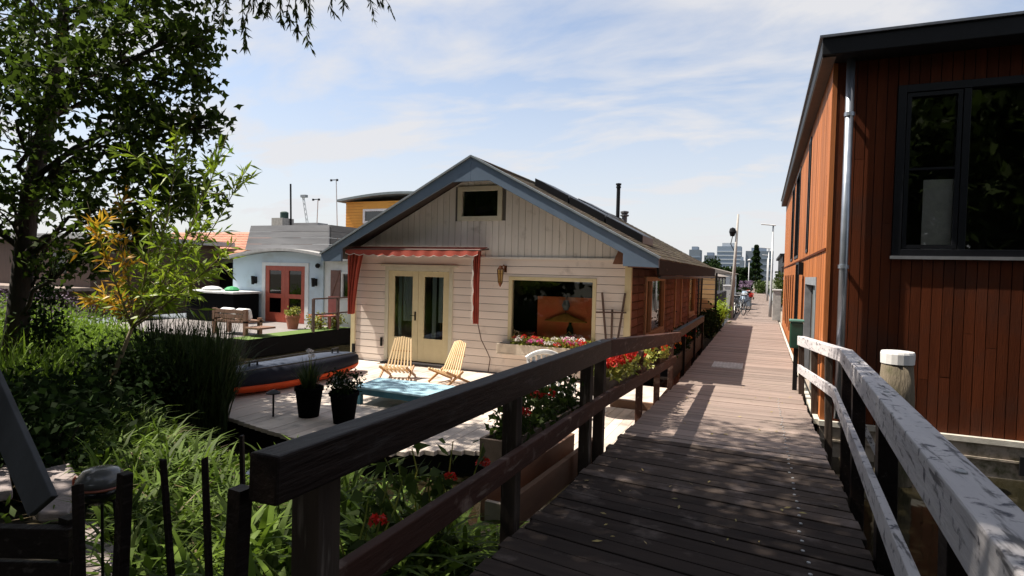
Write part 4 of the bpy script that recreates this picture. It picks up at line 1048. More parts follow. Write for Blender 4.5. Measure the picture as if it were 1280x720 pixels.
for j in range(7):
    t = j/6
    for i in range(16):
        a = 2*math.pi*i/16; rx = (.42-.30*t)*(1+.12*math.sin(a*5)); ry = (.95-.55*t)*(1+.08*math.cos(a*4)); vs.append((-.95+rx*math.cos(a), 37.5+ry*math.sin(a), .22+.80*t+.05*math.sin(a*3)))
for j in range(6):
    for i in range(16): fs.append((j*16+i, j*16+(i+1)%16, (j+1)*16+(i+1)%16, (j+1)*16+i))
fs.append(tuple(6*16+i for i in range(16)))
MB().add(vs, fs).build('sheet', TARPB, tp, smooth=True)
for y in (36.9,38.1): MB().torus((-.95,y,.34), .32, .03, 'x', 18, 6).build('wheel', BLACK, tp)
def shrub(name, c, r, n, lab, m, leaf=(.08,.05), cat='shrub', group=None, stem=True, clumps=40, cr=.10, up=.2, shape='rhomb'):
    s = thing(name, (c[0],c[1],c[2]-(r[2] if hasattr(r,'__len__') else r)), lab, cat, group)
    P, cc = clumped(c, r, n, clumps, cr)
    leaves('foliage', P, rand_dirs(n,up), leaf[0]*RNG.uniform(.6,1.3,n), leaf[1]*RNG.uniform(.7,1.3,n), m, s, shape)
    mb = MB(); zb = c[2]-(r[2] if hasattr(r,'__len__') else r)
    for k in range(0, len(cc), 3): branch(mb, (c[0]+random.uniform(-.05,.05),c[1],zb-.1), cc[k], .02*max(1,leaf[0]*8), .005, n=4)
    mb.build('stem', TWIG if m != LEAF_DARK else BARK, s)
    return s
s = shrub('flowering_shrub', (-1.15,45,.75), (.5,1.6,.75), 1500, 'shrub with mauve and red flowers on the left of the far pier', LEAF_DARK, (.14,.09))
florets('mauve_blossom', [(-1.1+random.uniform(-.4,.45),45+random.uniform(-1.5,1),random.uniform(1.0,1.6)) for _ in range(26)], .10, 20, PETPURP, s, .06)
florets('red_blossom', [(-.8+random.uniform(-.2,.2),43.6+random.uniform(-.5,.3),random.uniform(.5,1.0)) for _ in range(10)], .10, 20, PETRED, s, .06)
shrub('yellow_shrub', (-.1,76,.7), (.55,1.5,.75), 800, 'yellow green shrub at the far end of the pier', LEAF_WILLOW, (.25,.16), cr=.2)
shrub('pier_plant', (-1.55,25.6,.45), (.28,.5,.5), 700, 'leafy yellow green plant at the foot of the leaning pole', LEAF_SAP, (.22,.045), up=.9)
shrub('pier_plant', (-1.65,21.5,.35), (.25,2.2,.45), 1500, 'dark low plants along the red brown side wall', LEAF_DARK, (.12,.07))
s = shrub('orange_flower_plant', (.95,36,1.3), (.3,1.3,1.0), 800, 'climbing plant with yellowish leaves beyond the pier cabinet', LEAF_WILLOW, (.16,.10)); 
tag(MB().prism([(-2.55,27),(-1.75,27),(-1.75,33.5),(-2.55,33.5)], 'z', -.3, 1.15).build('storage_chest', DARKWOOD, bevel=.02), 'long dark storage chest on the left pier edge beyond the slatted screen', 'chest')
hd = thing('hedge', (-2.6,80,0), 'dark clipped hedge across the far left of the pier', 'hedge')
P = np.stack([RNG.uniform(-6.5,-1.4,2600), RNG.uniform(79,81,2600), RNG.uniform(0,3.0,2600)],1)
leaves('foliage', P, rand_dirs(2600), .5*np.ones(2600), .35*np.ones(2600), LEAF_DARK, hd); MB().box(-6.4,-1.5,79.6,80.4,-.3,2.6).build('core', LEAF_DARK, hd)
# far houseboats left of the pier
def far_boat(x0,x1,y0,y1,h,rise,wall,roofm,lab,axis='y'):
    f = thing('houseboat', ((x0+x1)/2,y0,-.3), lab, 'houseboat', 'small houseboats down the pier')
    MB().box(x0,x1,y0,y1,-.4,h).build('wall', wall, f)
    xm = (x0+x1)/2
    if rise: MB().prism([(x0-.3,h),(x1+.3,h),(xm,h+rise)], 'y', y0-.3, y1+.3).build('roof', roofm, f)
    else: MB().box(x0-.2,x1+.2,y0-.2,y1+.2,h+.002,h+.2).build('roof', roofm, f)
    for k in range(3):
        ya = y0+1.2+k*(y1-y0-2)/3; fr_ = MB().box(x1+.002,x1+.05,ya,ya+1.4,.8,1.8).build('window', WHITE, f); MB().box(x1+.052,x1+.06,ya+.1,ya+1.3,.9,1.7).build('pane', GLASSD, fr_)
    fr_ = MB().box(xm-.8,xm+.8,y0-.05,y0-.002,.7,1.7).build('window', WHITE, f); MB().box(xm-.7,xm+.7,y0-.06,y0-.052,.8,1.6).build('pane', GLASSD, fr_)
    MB().box(x0-.5,x1+.5,y0-.5,y1+.5,-1,-.41).build('hull', CONC, f)
GREYROOF = M('brown grey felt roof', (.24,.205,.18), rough=.9)
far_boat(-9.5,-2.7,38,50,1.9,.9,DKPL,GREYROOF,'low dark houseboat with a brown grey roof beyond the slatted screen')
far_boat(-8.5,-2.6,54,68,2.2,.8,WHITEW,GREYROOF,'pale houseboat with a grey roof farther down the pier')
far_boat(1.3,8,30,44,2.6,0,DKPL,BLACKMET,'dark flat roofed houseboat behind the cedar houseboat')
far_boat(1.4,8,50,64,3.6,0,BLACKMET,BLACKMET,'black box shaped houseboat at the far right of the pier')
# city skyline
def office(x0,x1,y0,h,d,lab,m,bands,bm):
    f = thing('office_building', ((x0+x1)/2,y0,0), lab, 'building', 'office blocks on the skyline')
    MB().box(x0,x1,y0,y0+d,-.2,h).build('wall', m, f)
    for k in range(bands):
        z = h*(.12+.82*k/bands); MB().box(x0-.1,x1+.1,y0-.25,y0+d,z,z+h*.035).build('window_band', bm, f)
    MB().box(x0+(x1-x0)*.2,x1-(x1-x0)*.25,y0+2,y0+d-2,h+.02,h+2.2).build('roof_plant', bm, f)
office(-27.5,-13,400,21.5,18,'blue grey glass office block on the skyline with pale floor bands',CITY,7,CITYW)
office(-10.4,6,405,18.8,18,'dark grey office block on the skyline right of the glass block',CITYD,4,CITY)
office(-46,-39,410,19.6,15,'narrow blue grey tower on the skyline left of the glass block',CITYD,4,CITY)
office(-38,-30,430,16.5,15,'low grey block on the skyline between tower and glass block',CITYD,3,CITY)
office(-13,-10.5,380,12,12,'small dark block between the two skyline offices',CITYD,3,CITY)
for (x,y,h,lab) in ((-36,300,9,'round tree far off left of the glass office block'),(-20,260,8.5,'round tree far off below the glass office block'),(-13,180,5,'small round tree far off left of the conifer')):
    shrub('broadleaf_tree', (x,y,h*.6), (h*.42,h*.42,h*.45), 900, lab, LEAF_DARK, (h*.14,h*.1), 'tree', 'trees on the skyline', cr=h*.09, clumps=30)
ct = thing('conifer_tree', (-1.1,110,0), 'dark pointed conifer at the far end of the pier', 'tree')
n = 3000; t = RNG.random(n)**.9; a = RNG.uniform(0,6.28,n); r = (1-t)*(1.0+.45*np.sin(t*40))*RNG.random(n)**.5*1.1+.03
P = np.stack([-1.1+r*np.cos(a), 110+r*np.sin(a), .8+t*6.8],1); D = np.stack([np.cos(a),np.sin(a),-.3+0*a],1); D /= np.linalg.norm(D,axis=1,keepdims=True)
leaves('crown', P, D, .40*np.ones(n), .2*np.ones(n), LEAF_DARK, ct); MB().tube([(-1.1,110,-.2),(-1.1,110,7)], [.15,.03], 6).build('trunk', BARK, ct)

# ================================================================= BLUE HOUSEBOAT (left)
bh = thing('blue_houseboat', (-15.5,15.7,-.1), 'pale blue houseboat with red brown double doors and a silver grey plank roof box', 'houseboat')
YB = 15.7; ZD = -.1
DR = (-16.25,-14.45,-.08,1.90)
mb = MB()
def arcz(x): return 2.12 + .30*math.sin(math.pi*min(1,max(0,(x+18.0)/5.2)))
for a, b, c, d in rects_minus(ZD, 2.0, -17.85, -13.68, [DR]): mb.box(a, b, YB, YB+.1, c, d)
xs = np.linspace(-17.85,-13.68,15)
mb.prism([(x, arcz(x)-.02) for x in xs][::-1] + [(-17.85,2.0),(-13.68,2.0)], 'y', YB, YB+.1)
mb.build('front_wall', BLUEW, bh)
mb = MB()
for a, b, c, d in rects_minus(ZD, 2.1, -13.67, -12.0, [(-12.95,-12.3,.85,1.75)]): mb.box(a, b, YB+.06, YB+.16, c, d)
mb.box(-12.1,-12.0,YB+.17,26,ZD,2.1); mb.build('white_wall', WHITEW, bh)
MB().box(-17.85,-12.1,YB+3,YB+3.1,ZD,2.1).box(-17.85,-17.75,YB+.1,26,ZD,2.1).build('inner_wall', DARKROOM, bh)
vs = []; fs = []
xs = np.linspace(-18.25,-13.2,20)
for x in xs:
    z = arcz(x); vs += [(x,YB-.30,z),(x,YB-.30,z+.09),(x,26,z+.09),(x,26,z)]
for i in range(19):
    for k in range(4): fs.append((4*i+k, 4*i+(k+1)%4, 4*i+4+(k+1)%4, 4*i+4+k))
fs += [(0,1,2,3),(76,79,78,77)]
MB().add(vs, fs).build('curved_roof', M('grey roof edge', (.42,.42,.42), rough=.7), bh)
MB().box(-13.19,-11.9,YB-.1,26,2.105,2.2).build('side_roof', M('grey roof edge side', (.30,.31,.32), rough=.7), bh)
# plank roof box
mb = MB()
for k in range(4):
    z0 = 2.46+k*.225; ins = .07*k
    mb.add([(-17.6+ins,YB+.3,z0),(-13.72,YB+.3,z0),(-13.72,YB+.3,z0+.215),(-17.53+ins,YB+.3,z0+.215),(-17.6+ins,YB+.36,z0),(-13.72,YB+.36,z0),(-13.72,YB+.36,z0+.215),(-17.53+ins,YB+.36,z0+.215)], [(0,1,2,3),(7,6,5,4),(0,4,5,1),(1,5,6,2),(2,6,7,3),(3,7,4,0)])
pb = mb.build('plank_box', GREYPL, bh)
mb = MB()
for k in range(4): mb.box(-13.74,-13.68,YB+.37,22.5,2.46+k*.225,2.46+k*.225+.215)
mb.box(-17.4,-13.75,YB+.37,22.5,3.25,3.28); mb.build('plank_box_side', DKPL, bh)
MB().box(-17.55,-17.0,17.2,17.8,2.5,3.75).build('chimney', M('pale brick', (.42,.40,.37), rough=.9, scale=14, bump=.4), bh)
MB().box(-17.35,-16.0,18,18.6,3.29,3.62).build('roof_hatch', GREYPL, bh)
MB().lathe([(.16,3.76),(.16,3.98),(.10,4.02)], (-17.2,17.5,0), 12).build('chimney_pot', M('dark green pot', (.03,.07,.06)), bh)
MB().tube([(-16.95,17.6,3.3),(-17.0,17.6,5.1)], .035, 6).build('chimney_mast', BLACKMET, bh)
# red doors
a, b, c, d = DR
MB().box(a-.16,a-.003,YB-.03,YB+.05,c,d+.12).box(b+.003,b+.16,YB-.03,YB+.05,c,d+.12).box(a-.003,b+.003,YB-.03,YB+.05,d+.003,d+.12).build('door_surround', WHITEW, bh)
for x0, x1 in ((a,(a+b)/2-.004),((a+b)/2+.004,b)):
    mb = MB(); mb.box(x0,x0+.17,YB-.01,YB+.04,c,d); mb.box(x1-.17,x1,YB-.01,YB+.04,c,d); mb.box(x0+.17,x1-.17,YB-.01,YB+.04,c,c+.34); mb.box(x0+.17,x1-.17,YB-.01,YB+.04,c+.85,c+1.0); mb.box(x0+.17,x1-.17,YB-.01,YB+.04,d-.16,d)
    dl = mb.build('door_leaf', RED, bh); MB().box(x0+.16,x1-.16,YB+.015,YB+.02,c+.33,d-.15).build('pane', GLASSD, dl)
for x in (-16.72,-13.98): MB().box(x-.06,x+.06,YB-.12,YB-.002,1.25,1.50).lathe([(.05,1.22),(.07,1.52)], (x,YB-.14,0), 10).build('wall_light', BLACKMET, bh)
MB().lathe([(.10,0),(.10,.04)], (0,0,0), 8)
MB().tube([(-13.9,YB-.02,1.95),(-13.75,YB-.2,1.93)], .08, 8).build('spotlight', BLACKMET, bh)
# window and shutter on white wall
wf = window_x(bh, 'white_wall_window', -12.95, -12.3, .85, 1.75, YB+.06, .06, WHITE, GLASSD)
sh = MB(); sh.box(-13.36,-12.97,YB+.0,YB+.035,.85,1.80); sh.bar((-13.33,YB-.01,.9),(-13.0,YB-.01,1.75), .05, .02, (0,1,0)); sh.build('shutter', M('brown shutter', (.20,.105,.085), rough=.7), bh)
MB().box(-19.3,-12.4,11.35,28,-1.0,ZD-.003).build('hull', M('tarred hull', (.008,.007,.007), rough=.8, spec=.1), bh)
tag(MB().box(-19.25,-13.15,11.4,15.65,ZD,ZD+.02).build('raft_deck', M('pale paving', (.24,.22,.21), (.19,.17,.165), scale=3)), kind='structure')
tag(MB().add([(-13.14,11.4,ZD+.03),(-12.42,11.4,ZD+.03),(-12.42,15.6,ZD+.03),(-13.14,15.6,ZD+.03)], [(0,1,2,3)]).build('lawn_strip', LAWN), kind='structure')
# hull posts reflected pale
# hot tub / covered box
cv = thing('covered_box', (-17.4,15.2,ZD), 'black sided box with a pale cloth and green item on top, beside the blue wall', 'box')
MB().box(-18.75,-16.45,14.5,15.6,ZD+.03,.90).build('body', M('matt black cover', (.006,.006,.007), rough=.95, spec=.05), cv, bevel=.03)
MB().box(-18.85,-16.38,14.42,15.65,.903,.98).build('cover', M('pale cloth', (.66,.67,.68), scale=5, bump=.6, bump_dist=.05), cv, bevel=.02)
tag(MB().lathe([(.22,0),(.26,.05),(.16,.13),(.02,.16)], (-17.1,15.0,.985), 12).build('green_cushion', M('green fabric', (.03,.35,.12))), 'green cushion lying on the pale covered box', 'cushion')
tag(MB().lathe([(.3,0),(.34,.06),(.2,.13),(.02,.15)], (-17.95,14.9,.985), 12).build('white_cushion', WHITE), 'white bundle lying on the pale covered box', 'cushion')
# bench with cushions
bn = thing('garden_bench', (-13.7,12.3,ZD), 'brown timber bench with white cushions on the lawn edge', 'bench')
for x in (-14.4,-13.2): MB().box(x-.05,x+.05,12.0,12.1,ZD+.03,.66).build('leg', WOODMID, bn); MB().box(x-.05,x+.05,12.5,12.6,ZD+.03,.40).build('leg', WOODMID, bn)
MB().box(-14.45,-13.15,12.0,12.65,.28,.33).build('seat', WOODMID, bn); MB().box(-14.34,-13.26,12.0,12.05,.40,.50).box(-14.34,-13.26,12.0,12.05,.54,.64).build('backrest', WOODMID, bn)
for x in (-14.1,-13.5): tag(MB().obox((x,12.25,.50), (.5,.22,.34), Matrix.Rotation(.25,3,'X')).build('seat_cushion', WHITE, bevel=.08), 'white cushion standing on the timber bench, ' + ('left one' if x < -14 else 'right one'), 'cushion')
MB().box(-13.1,-12.55,11.9,12.5,.14,.19).build('side_shelf', WOODMID, bn)
pp = thing('potted_plant', (-13.65,14.3,ZD), 'terracotta pot with small green plant in front of the red doors', 'potted plant')
MB().lathe([(.15,0),(.21,.36),(.23,.36),(.23,.42),(.18,.42),(.02,.40)], (-13.6,14.25,ZD+.02), 16).build('pot', TERRA, pp)
P, _ = clumped((-13.6,14.25,.45), (.20,.20,.14), 300, 14, .05); leaves('foliage', P, rand_dirs(300,.6), .10*np.ones(300), .04*np.ones(300), LEAF_GER, pp)
for (x,y,lab) in ((-13.0,14.6,'small orange flowered bush behind the raft fence post'),(-12.7,15.2,'pale flowered bush beside the red chair')):
    s = shrub('flower_bush', (x,y,.16), (.28,.28,.2), 350, lab, LEAF_GER, (.09,.05)); florets('orange_blossom', [(x+random.uniform(-.2,.2),y+random.uniform(-.2,.2),random.uniform(.2,.38)) for _ in range(8)], .04, 14, PETORG, s, .03)
# raft fence and red chair
rfc = thing('raft_fence', (-12.45,14.8,ZD), 'thin red brown post and rail fence on the blue houseboat raft', 'fence')
for y in (13.9,15.0,16.1,17.1): MB().box(-12.50,-12.43,y-.035,y+.035,ZD-.3,.92).build('post', CANE, rfc)
for z in (.42,.90): MB().box(-12.49,-12.45,13.9,17.1,z,z+.045).build('rail', CANE, rfc)
rc = thing('wooden_chair', (-12.75,15.0,ZD), 'dark red high backed chair behind the raft fence', 'chair')
RCM = M('dark red chair paint', (.22,.055,.05), rough=.6)
MB().box(-12.98,-12.55,14.75,15.2,.30,.35).build('seat', RCM, rc)
for x, y in ((-12.95,14.78),(-12.58,14.78),(-12.95,15.17),(-12.58,15.17)): MB().box(x-.03,x+.03,y-.03,y+.03,ZD+.03,.298).build('leg', RCM, rc)
MB().box(-12.98,-12.55,15.15,15.2,.352,.95).build('backrest', RCM, rc)

# orange houseboat behind
oh = thing('orange_houseboat', (-19,27,-.2), 'ochre orange upper storey houseboat with curved grey roof behind the blue one', 'houseboat')
mb = MB()
for a, b, c, d in rects_minus(-.3, 5.62, -21.95, -14.5, [(-20.75,-19.1,4.4,5.2)]): mb.box(a, b, 27, 27.1, c, d)
mb.box(-21.95,-21.85,27.1,36,-.3,5.62); mb.box(-14.6,-14.5,27.1,36,-.3,5.62); mb.build('wall', ORANGE, oh)
mb = MB(); z = 3.9
while z < 5.6: mb.box(-21.96,-20.76,26.985,26.998,z,z+.012); mb.box(-19.09,-14.5,26.985,26.998,z,z+.012); z += .16
mb.build('board_grooves', M('ochre groove', (.40,.18,.02)), oh)
vs = []; fs = []
for x in np.linspace(-22.3,-14.2,20):
    z = 5.6+.34*math.sin(math.pi*(x+22.3)/8.1); vs += [(x,26.6,z),(x,26.6,z+.13),(x,36.4,z+.13),(x,36.4,z)]
for i in range(19):
    for k in range(4): fs.append((4*i+k, 4*i+(k+1)%4, 4*i+4+(k+1)%4, 4*i+4+k))
fs += [(0,1,2,3),(76,79,78,77)]
MB().add(vs, fs).build('curved_roof', M('grey blue roof edge', (.17,.21,.22), rough=.6), oh)
window_x(oh, 'upper_window', -20.75, -19.1, 4.4, 5.2, 27, .13, WHITE, GLASSD)
MB().box(-21.8,-14.7,29,29.1,0,5.5).build('inner_wall', DARKROOM, oh); MB().box(-22.4,-14,26.4,36.5,-1,-.31).build('hull', CONC, oh)
# masts and crane
for (x0,x1,z,zt,y,lab) in ((-24.85,-25.2,0,7.5,30,'tall thin mast with a small wind vane left of the orange houseboat'),(-26.9,-26.65,0,6.3,30,'short thin mast with a small wind vane behind the plank roof')):
    m_ = thing('mast', (x0,y,0), lab, 'mast', 'thin masts behind the blue houseboat')
    MB().tube([(x0,y,z-.3),(x1,y,zt)], .03, 6).build('pole', GREYPOLE, m_); MB().box(x1-.4,x1+.1,y-.02,y+.02,zt-.05,zt).lathe([(.07,0),(.07,.12)], (x1-.4,y,zt-.1), 8).lathe([(.07,0),(.07,.12)], (x1+.08,y,zt-.1), 8).build('wind_vane', BLACKMET, m_)
cr_ = thing('tower_crane', (-228,250,0), 'faint lattice crane jib far behind the plank roof', 'crane')
mb = MB()
for o_x in (-.8,.8): mb.bar((-226+o_x,250,10),(-232.4+o_x*.7,250,40), .25, .25)
for k in range(11):
    t = k/11; t2 = (k+1)/11; mb.bar((-226-6.4*t-.8,250,10+30*t),(-226-6.4*t2+.8,250,10+30*t2), .15, .15); mb.bar((-226-6.4*t+.8,250,10+30*t),(-226-6.4*t2-.8,250,10+30*t2), .15, .15)
mb.build('jib', M('hazy crane steel', (.50,.52,.55)), cr_); MB().box(-233.5,-230,249,251,39.6,41).build('jib_head', M('hazy dark steel', (.25,.27,.3)), cr_)
MB().box(-227.5,-224.5,248.5,251.5,-.3,10).build('tower', M('hazy crane tower', (.4,.42,.45)), cr_)

# tiled house further left
th = thing('tiled_house', (-25,20,0), 'cream low house with a terracotta tiled roof behind the sapling', 'house')
mb = MB()
for a, b, c, d in rects_minus(-.3, 2.35, -31, -22.4, [(-25.4,-22.7,.8,2.0),(-29.5,-27.5,.8,2.0)]): mb.box(a, b, 20, 20.1, c, d)
mb.box(-22.5,-22.4,20.1,27,-.3,2.35); mb.build('wall', M('cream render', (.50,.46,.38)), th)
for a, b in ((-25.4,-22.7),(-29.5,-27.5)): window_x(th, 'window', a, b, .8, 2.0, 20, .07, BLACKMET, GLASSD)
MB().box(-31,-22.6,21.5,21.6,0,2.3).build('inner_wall', DARKROOM, th)
mb = MB()
for i in range(9):
    for j in range(30):
        y0 = 19.6+i*.42; z0 = 2.30+i*.42*.36; x = -31.3+j*.3; mb.add([(x,y0,z0+.03),(x+.28,y0,z0+.03),(x+.28,y0+.45,z0+.17),(x,y0+.45,z0+.17),(x,y0,z0-.02),(x+.28,y0,z0-.02)], [(0,1,2,3),(4,5,1,0)])
tr_ = mb.build('roof', TILE, th); MB().prism([(19.7,2.25),(23.4,3.55),(27.3,2.25)], 'x', -31.3, -22.3).build('roof_structure', TILE, th)
# dark plank house at far left
dh = thing('plank_house', (-27,14,0), 'long dark brown plank house with white roof edge behind the big tree', 'house')
mb = MB()
WN = [(-28.6,-27.0,1.3,2.3),(-26.2,-24.9,1.3,2.3)]
for a, b, c, d in rects_minus(-.3, 2.75, -44, -23.6, WN): mb.box(a, b, 14.2, 14.3, c, d)
mb.box(-23.7,-23.6,14.3,20,-.3,2.75); mb.build('wall', M('dark brown planks', (.11,.065,.045), (.07,.042,.03), stretch=(8,1,.2)), dh)
for a, b, c, d in WN: window_x(dh, 'window', a, b, c, d, 14.2, .08, WOODMID, GLASSD)
MB().box(-43.5,-24,16.5,16.6,0,2.7).build('inner_wall', DARKROOM, dh)
MB().box(-44.3,-23.2,13.8,20.5,2.752,2.95).build('roof', M('pale roof edge', (.50,.50,.50)), dh)
MB().box(-44,-23.3,12.8,14.19,.78,.90).build('gallery_deck', M('grey brown gallery boards', (.30,.235,.20)), dh)
for k in range(6): MB().box(-42+k*3.6,-41.85+k*3.6,12.9,13.05,-.3,.778).build('gallery_post', M('grey brown post', (.25,.20,.17)), dh)

# ================================================================= FOREGROUND LEFT
# stakes of the dark fence
def stake(x, y, zt, w_, lab, lean=0.0):
    t = thing('fence_stake', (x,y,.2), lab, 'stake', 'rough dark stakes beside the path')
    MB().bar((x,y,-.3),(x+lean,y,zt), w_, w_*.8, (0,1,0), w_*.85, w_*.7).build('stake', DARKWOOD, t, bevel=.004)
for (u0,v0,u1,v1,d,wpx,lab) in ((158,590,152,720,2.0,17,'thick dark stake right behind the barbecue, broadest of the stakes'),(202,573,213,720,2.1,9,'thin dark stake leaning left, second from the left'),
                            (257,572,262,720,2.0,10,'straight dark stake halfway between barbecue and railing end'),(97,604,100,720,2.1,12,'short dark stake in front of the stone slabs'),(302,545,304,640,2.5,7,'slim green brown stake just behind the railing end')):
    a = spot(u0,v0,d); b = spot(u1,v1,d); dd = (b-a)/ (b[2]-a[2]); base = a + dd*(-.35-a[2])
    t = thing('fence_stake', tuple(base), lab, 'stake', 'rough dark stakes beside the path')
    MB().bar(base, a, wpx*d/F*1.1, wpx*d/F*.9, (0,1,0), wpx*d/F*.85, wpx*d/F*.7).jitter(.006).build('shaft', DARKWOOD, t, bevel=.004)
# leaning grey board
a = spot(-40,420,2.4); b = spot(52,628,2.1); 
gbd = thing('leaning_board', tuple(b), 'wide weathered grey board leaning at the left edge', 'board')
MB().bar(b+(b-a)*.02, a+(a-b)*.25, .105, .03, (.35,-.9,.2)).build('board', M('grey weathered board', (.085,.09,.098), (.055,.058,.062), rough=.85, spec=.15, stretch=(1,1,.2), bump=.2), gbd, bevel=.004)
# slabs
def slab(pts, z, lab, th_=.07):
    t = MB().prism(pts, 'z', z-th_, z).build('stone_slab', STONE, bevel=.015); return tag(t, lab, 'slab', 'stone slabs on the bank')
def gp(u, v, z):
    d = R3.T @ np.array([u-CXP, v-CYP, F]); t = (z-H)/d[2]; return tuple((d*t)[:2])
slab([gp(u,v,.36) for u,v in ((20,592),(88,578),(104,606),(86,640),(48,640))], .36, 'grey stone slab farther from the camera, left of the barbecue')
slab([gp(u,v,.32) for u,v in ((86,652),(120,650),(150,690),(140,740),(92,740))], .32, 'pale stone slab nearest the camera, below the barbecue')
slab([gp(u,v,.40) for u,v in ((-30,585),(10,580),(16,612),(-30,618))], .40, 'pale stone slab at the left picture edge behind the leaning board')
# kettle barbecue
c = spot(126,606,2.75)
kb = thing('kettle_barbecue', (c[0],c[1],.25), 'small dark kettle barbecue with a shiny domed lid and reddish rim', 'barbecue')
KG = M('glossy black enamel', (.012,.012,.013), rough=.2, bump=0); q = .70
MB().lathe([(.02*q,-.13*q),(.09*q,-.11*q),(.135*q,-.05*q),(.145*q,0)], tuple(c), 20).build('bowl', KG, kb, smooth=True)
MB().lathe([(.148*q,.004),(.14*q,.055*q),(.10*q,.105*q),(.02*q,.125*q)], tuple(c), 20).build('lid', M('glare grey lid enamel', (.10,.10,.10), rough=.16, bump=0), kb, smooth=True)  # lid greyer than the black bowl: sky glare put into its colour
MB().torus((c[0],c[1],c[2]+.002), .147*q, .006, 'z', 24, 6).build('rim', M('reddish rim', (.30,.08,.045), rough=.4), kb)
MB().torus((c[0]-.13*q,c[1]-.07*q,c[2]+.01), .026, .008, 'y', 12, 6).build('handle', M('reddish handle', (.40,.10,.055), rough=.4), kb)
for k in range(3):
    t = 2.1*k+.4; MB().tube([(c[0]+.09*q*math.cos(t),c[1]+.09*q*math.sin(t),c[2]-.10*q),(c[0]+.12*math.cos(t),c[1]+.12*math.sin(t),.22)], .007, 6).build('leg', BLACKMET, kb)

# ================================================================= TREES
# --- maple on the left bank
mt = thing('maple_tree', (-11,5.5,.3), 'big dark leaved tree with a leaning trunk on the left bank', 'tree')
tb_ = np.array([-11.05,5.45,-.1]); D0 = 9.35
tops = spot(60,150,9.6)
mb = MB(); pts = [tb_, spot(22,400,9.4), spot(30,320,9.4), spot(38,240,9.5), tops, spot(78,40,9.8), spot(85,-80,9.8)]
mb.tube(pts, [.20,.155,.14,.13,.115,.085,.055], 12)
BL = [  # u, v, depth, radius, leaves
 (60,60,9.6,1.15,1700),(20,150,9.0,1.0,1100),(120,110,9.3,1.05,1500),(150,30,9.8,1.0,1300),(210,45,9.3,.75,800),(245,95,9.0,.42,330),(262,50,9.0,.42,300),(190,130,9.0,.7,750),
 (258,158,9.0,.30,190),(225,155,9.0,.5,420),(150,190,9.2,.85,1000),(80,225,9.4,.8,700),(15,255,9.2,.6,400),(120,262,9.4,.65,480),(200,215,9.4,.65,600),(60,310,9.4,.45,300),(100,325,9.6,.5,380),
 (245,245,10.2,.55,420),(190,280,10.0,.6,500),(-60,100,9.2,1.4,1200),(-40,250,9.2,1.0,700),(80,-60,9.6,1.4,1700),(170,-60,9.3,1.0,900),(-60,-60,9.6,1.5,1300),(250,-20,9.0,.6,450),(60,-190,9.8,1.5,1600),(140,-220,9.6,1.1,900),(-80,-180,9.4,1.5,1200),
 (20,20,11.6,1.3,1300)]
PP = []; 
for (u,v,d,r,n) in BL:
    if u > 175 and 8.4 < d < 11: r *= 8.3/d; d = 8.3
    elif u > 95 and d < 11: r *= (d-1.1)/d; d -= 1.1
    c = spot(u,v,d); n = int(n*(.52 if 0 < v < 345 else .52))
    P, cc = clumped(c, (r,r,r*.8), n, max(6,int(n/26)), .125); PP.append(P)
    j = min(len(pts)-1, max(1, int(np.argmin([abs(q[2]-(c[2]-.7)) for q in pts]))))
    bp = branch(mb, pts[j], c, .055 if r > .6 else .035, .018, .12, 6)
    for k in cc[:7]: branch(mb, bp[random.randint(3,6)], k, .016, .006, .05, 4)
P = np.concatenate(PP); n = len(P)
D = rand_dirs(n, -.35)
leaves('crown', P, D, RNG.uniform(.07,.13,n), RNG.uniform(.065,.12,n), LEAF_MAPLE, mt, 'maple')
mb.build('trunk', BARK, mt, smooth=True)
# --- willow overhead
wt = thing('willow_tree', (-5.0,.1,.3), 'overhanging willow with thin drooping shoots above the ramp', 'tree')
mb = MB(); tp_ = [(-5.2,.0,-.1),(-5.15,.1,2.0),(-5.1,.5,4.0),(-5.0,1.2,5.8),(-4.9,2.2,7.4)]
mb.tube(tp_, [.38,.30,.26,.22,.15], 12)
WC = (-3.9,2.0,8.5)
PP, cc = clumped(WC, (4.6,5.2,1.7), 60000, 520, .26); ok = PP[:,2] > 5.9; PP = PP[ok]
# keep the crown above the picture's upper edge except for hanging shoots
for k in cc[::6]:
    branch(mb, tp_[random.randint(2,4)], k, .05, .012, .15, 6)
mb2 = MB(); LP = []; LD = []
def shoot(p, q, n, sag=.0):
    p = np.array(p); q = np.array(q); ln = np.linalg.norm(q-p); c0 = None
    pts_ = []
    for i in range(9):
        t = i/8; c = p+(q-p)*np.array([t,t,t**1.5 if sag else t]); c = c+RNG.normal(size=3)*.02; pts_.append(c)
    mb2.tube(pts_, [.008-.006*i/8 for i in range(9)], 5)
    for _ in range(n):
        t = RNG.random()*.97; i = int(t*8); c = pts_[i]+(pts_[i+1]-pts_[i])*(t*8-i)
        d = (q-p)/ln + RNG.normal(size=3)*.55; d[2] -= .35; LP.append(c); LD.append(d/np.linalg.norm(d))
for (u0,v0,u1,v1,d,n) in ((300,-60,303,70,6.2,46),(318,-40,308,62,6.3,34),(345,-70,352,40,6.3,60),(370,-60,390,66,6.4,64),(362,-40,374,48,6.2,50),(395,-50,420,18,6.5,40),(430,-60,470,26,6.6,46),(440,-50,492,22,6.6,50),(455,-60,478,12,6.6,36),(330,-60,335,25,6.2,46),(290,-60,280,30,6.3,50),(275,-50,262,15,6.4,50),(410,-60,432,15,6.4,36),(355,-60,362,30,6.3,60),(380,-50,384,30,6.3,50),(310,-50,318,12,6.2,60),(340,-40,325,15,6.2,60)):
    shoot(spot(u0,v0,d), spot(u1,v1,d), int(n*1.7), 1)
PP = np.concatenate([PP, np.array(LP)]); DD = np.concatenate([rand_dirs(len(PP)-len(LP), -.7), np.array(LD)])
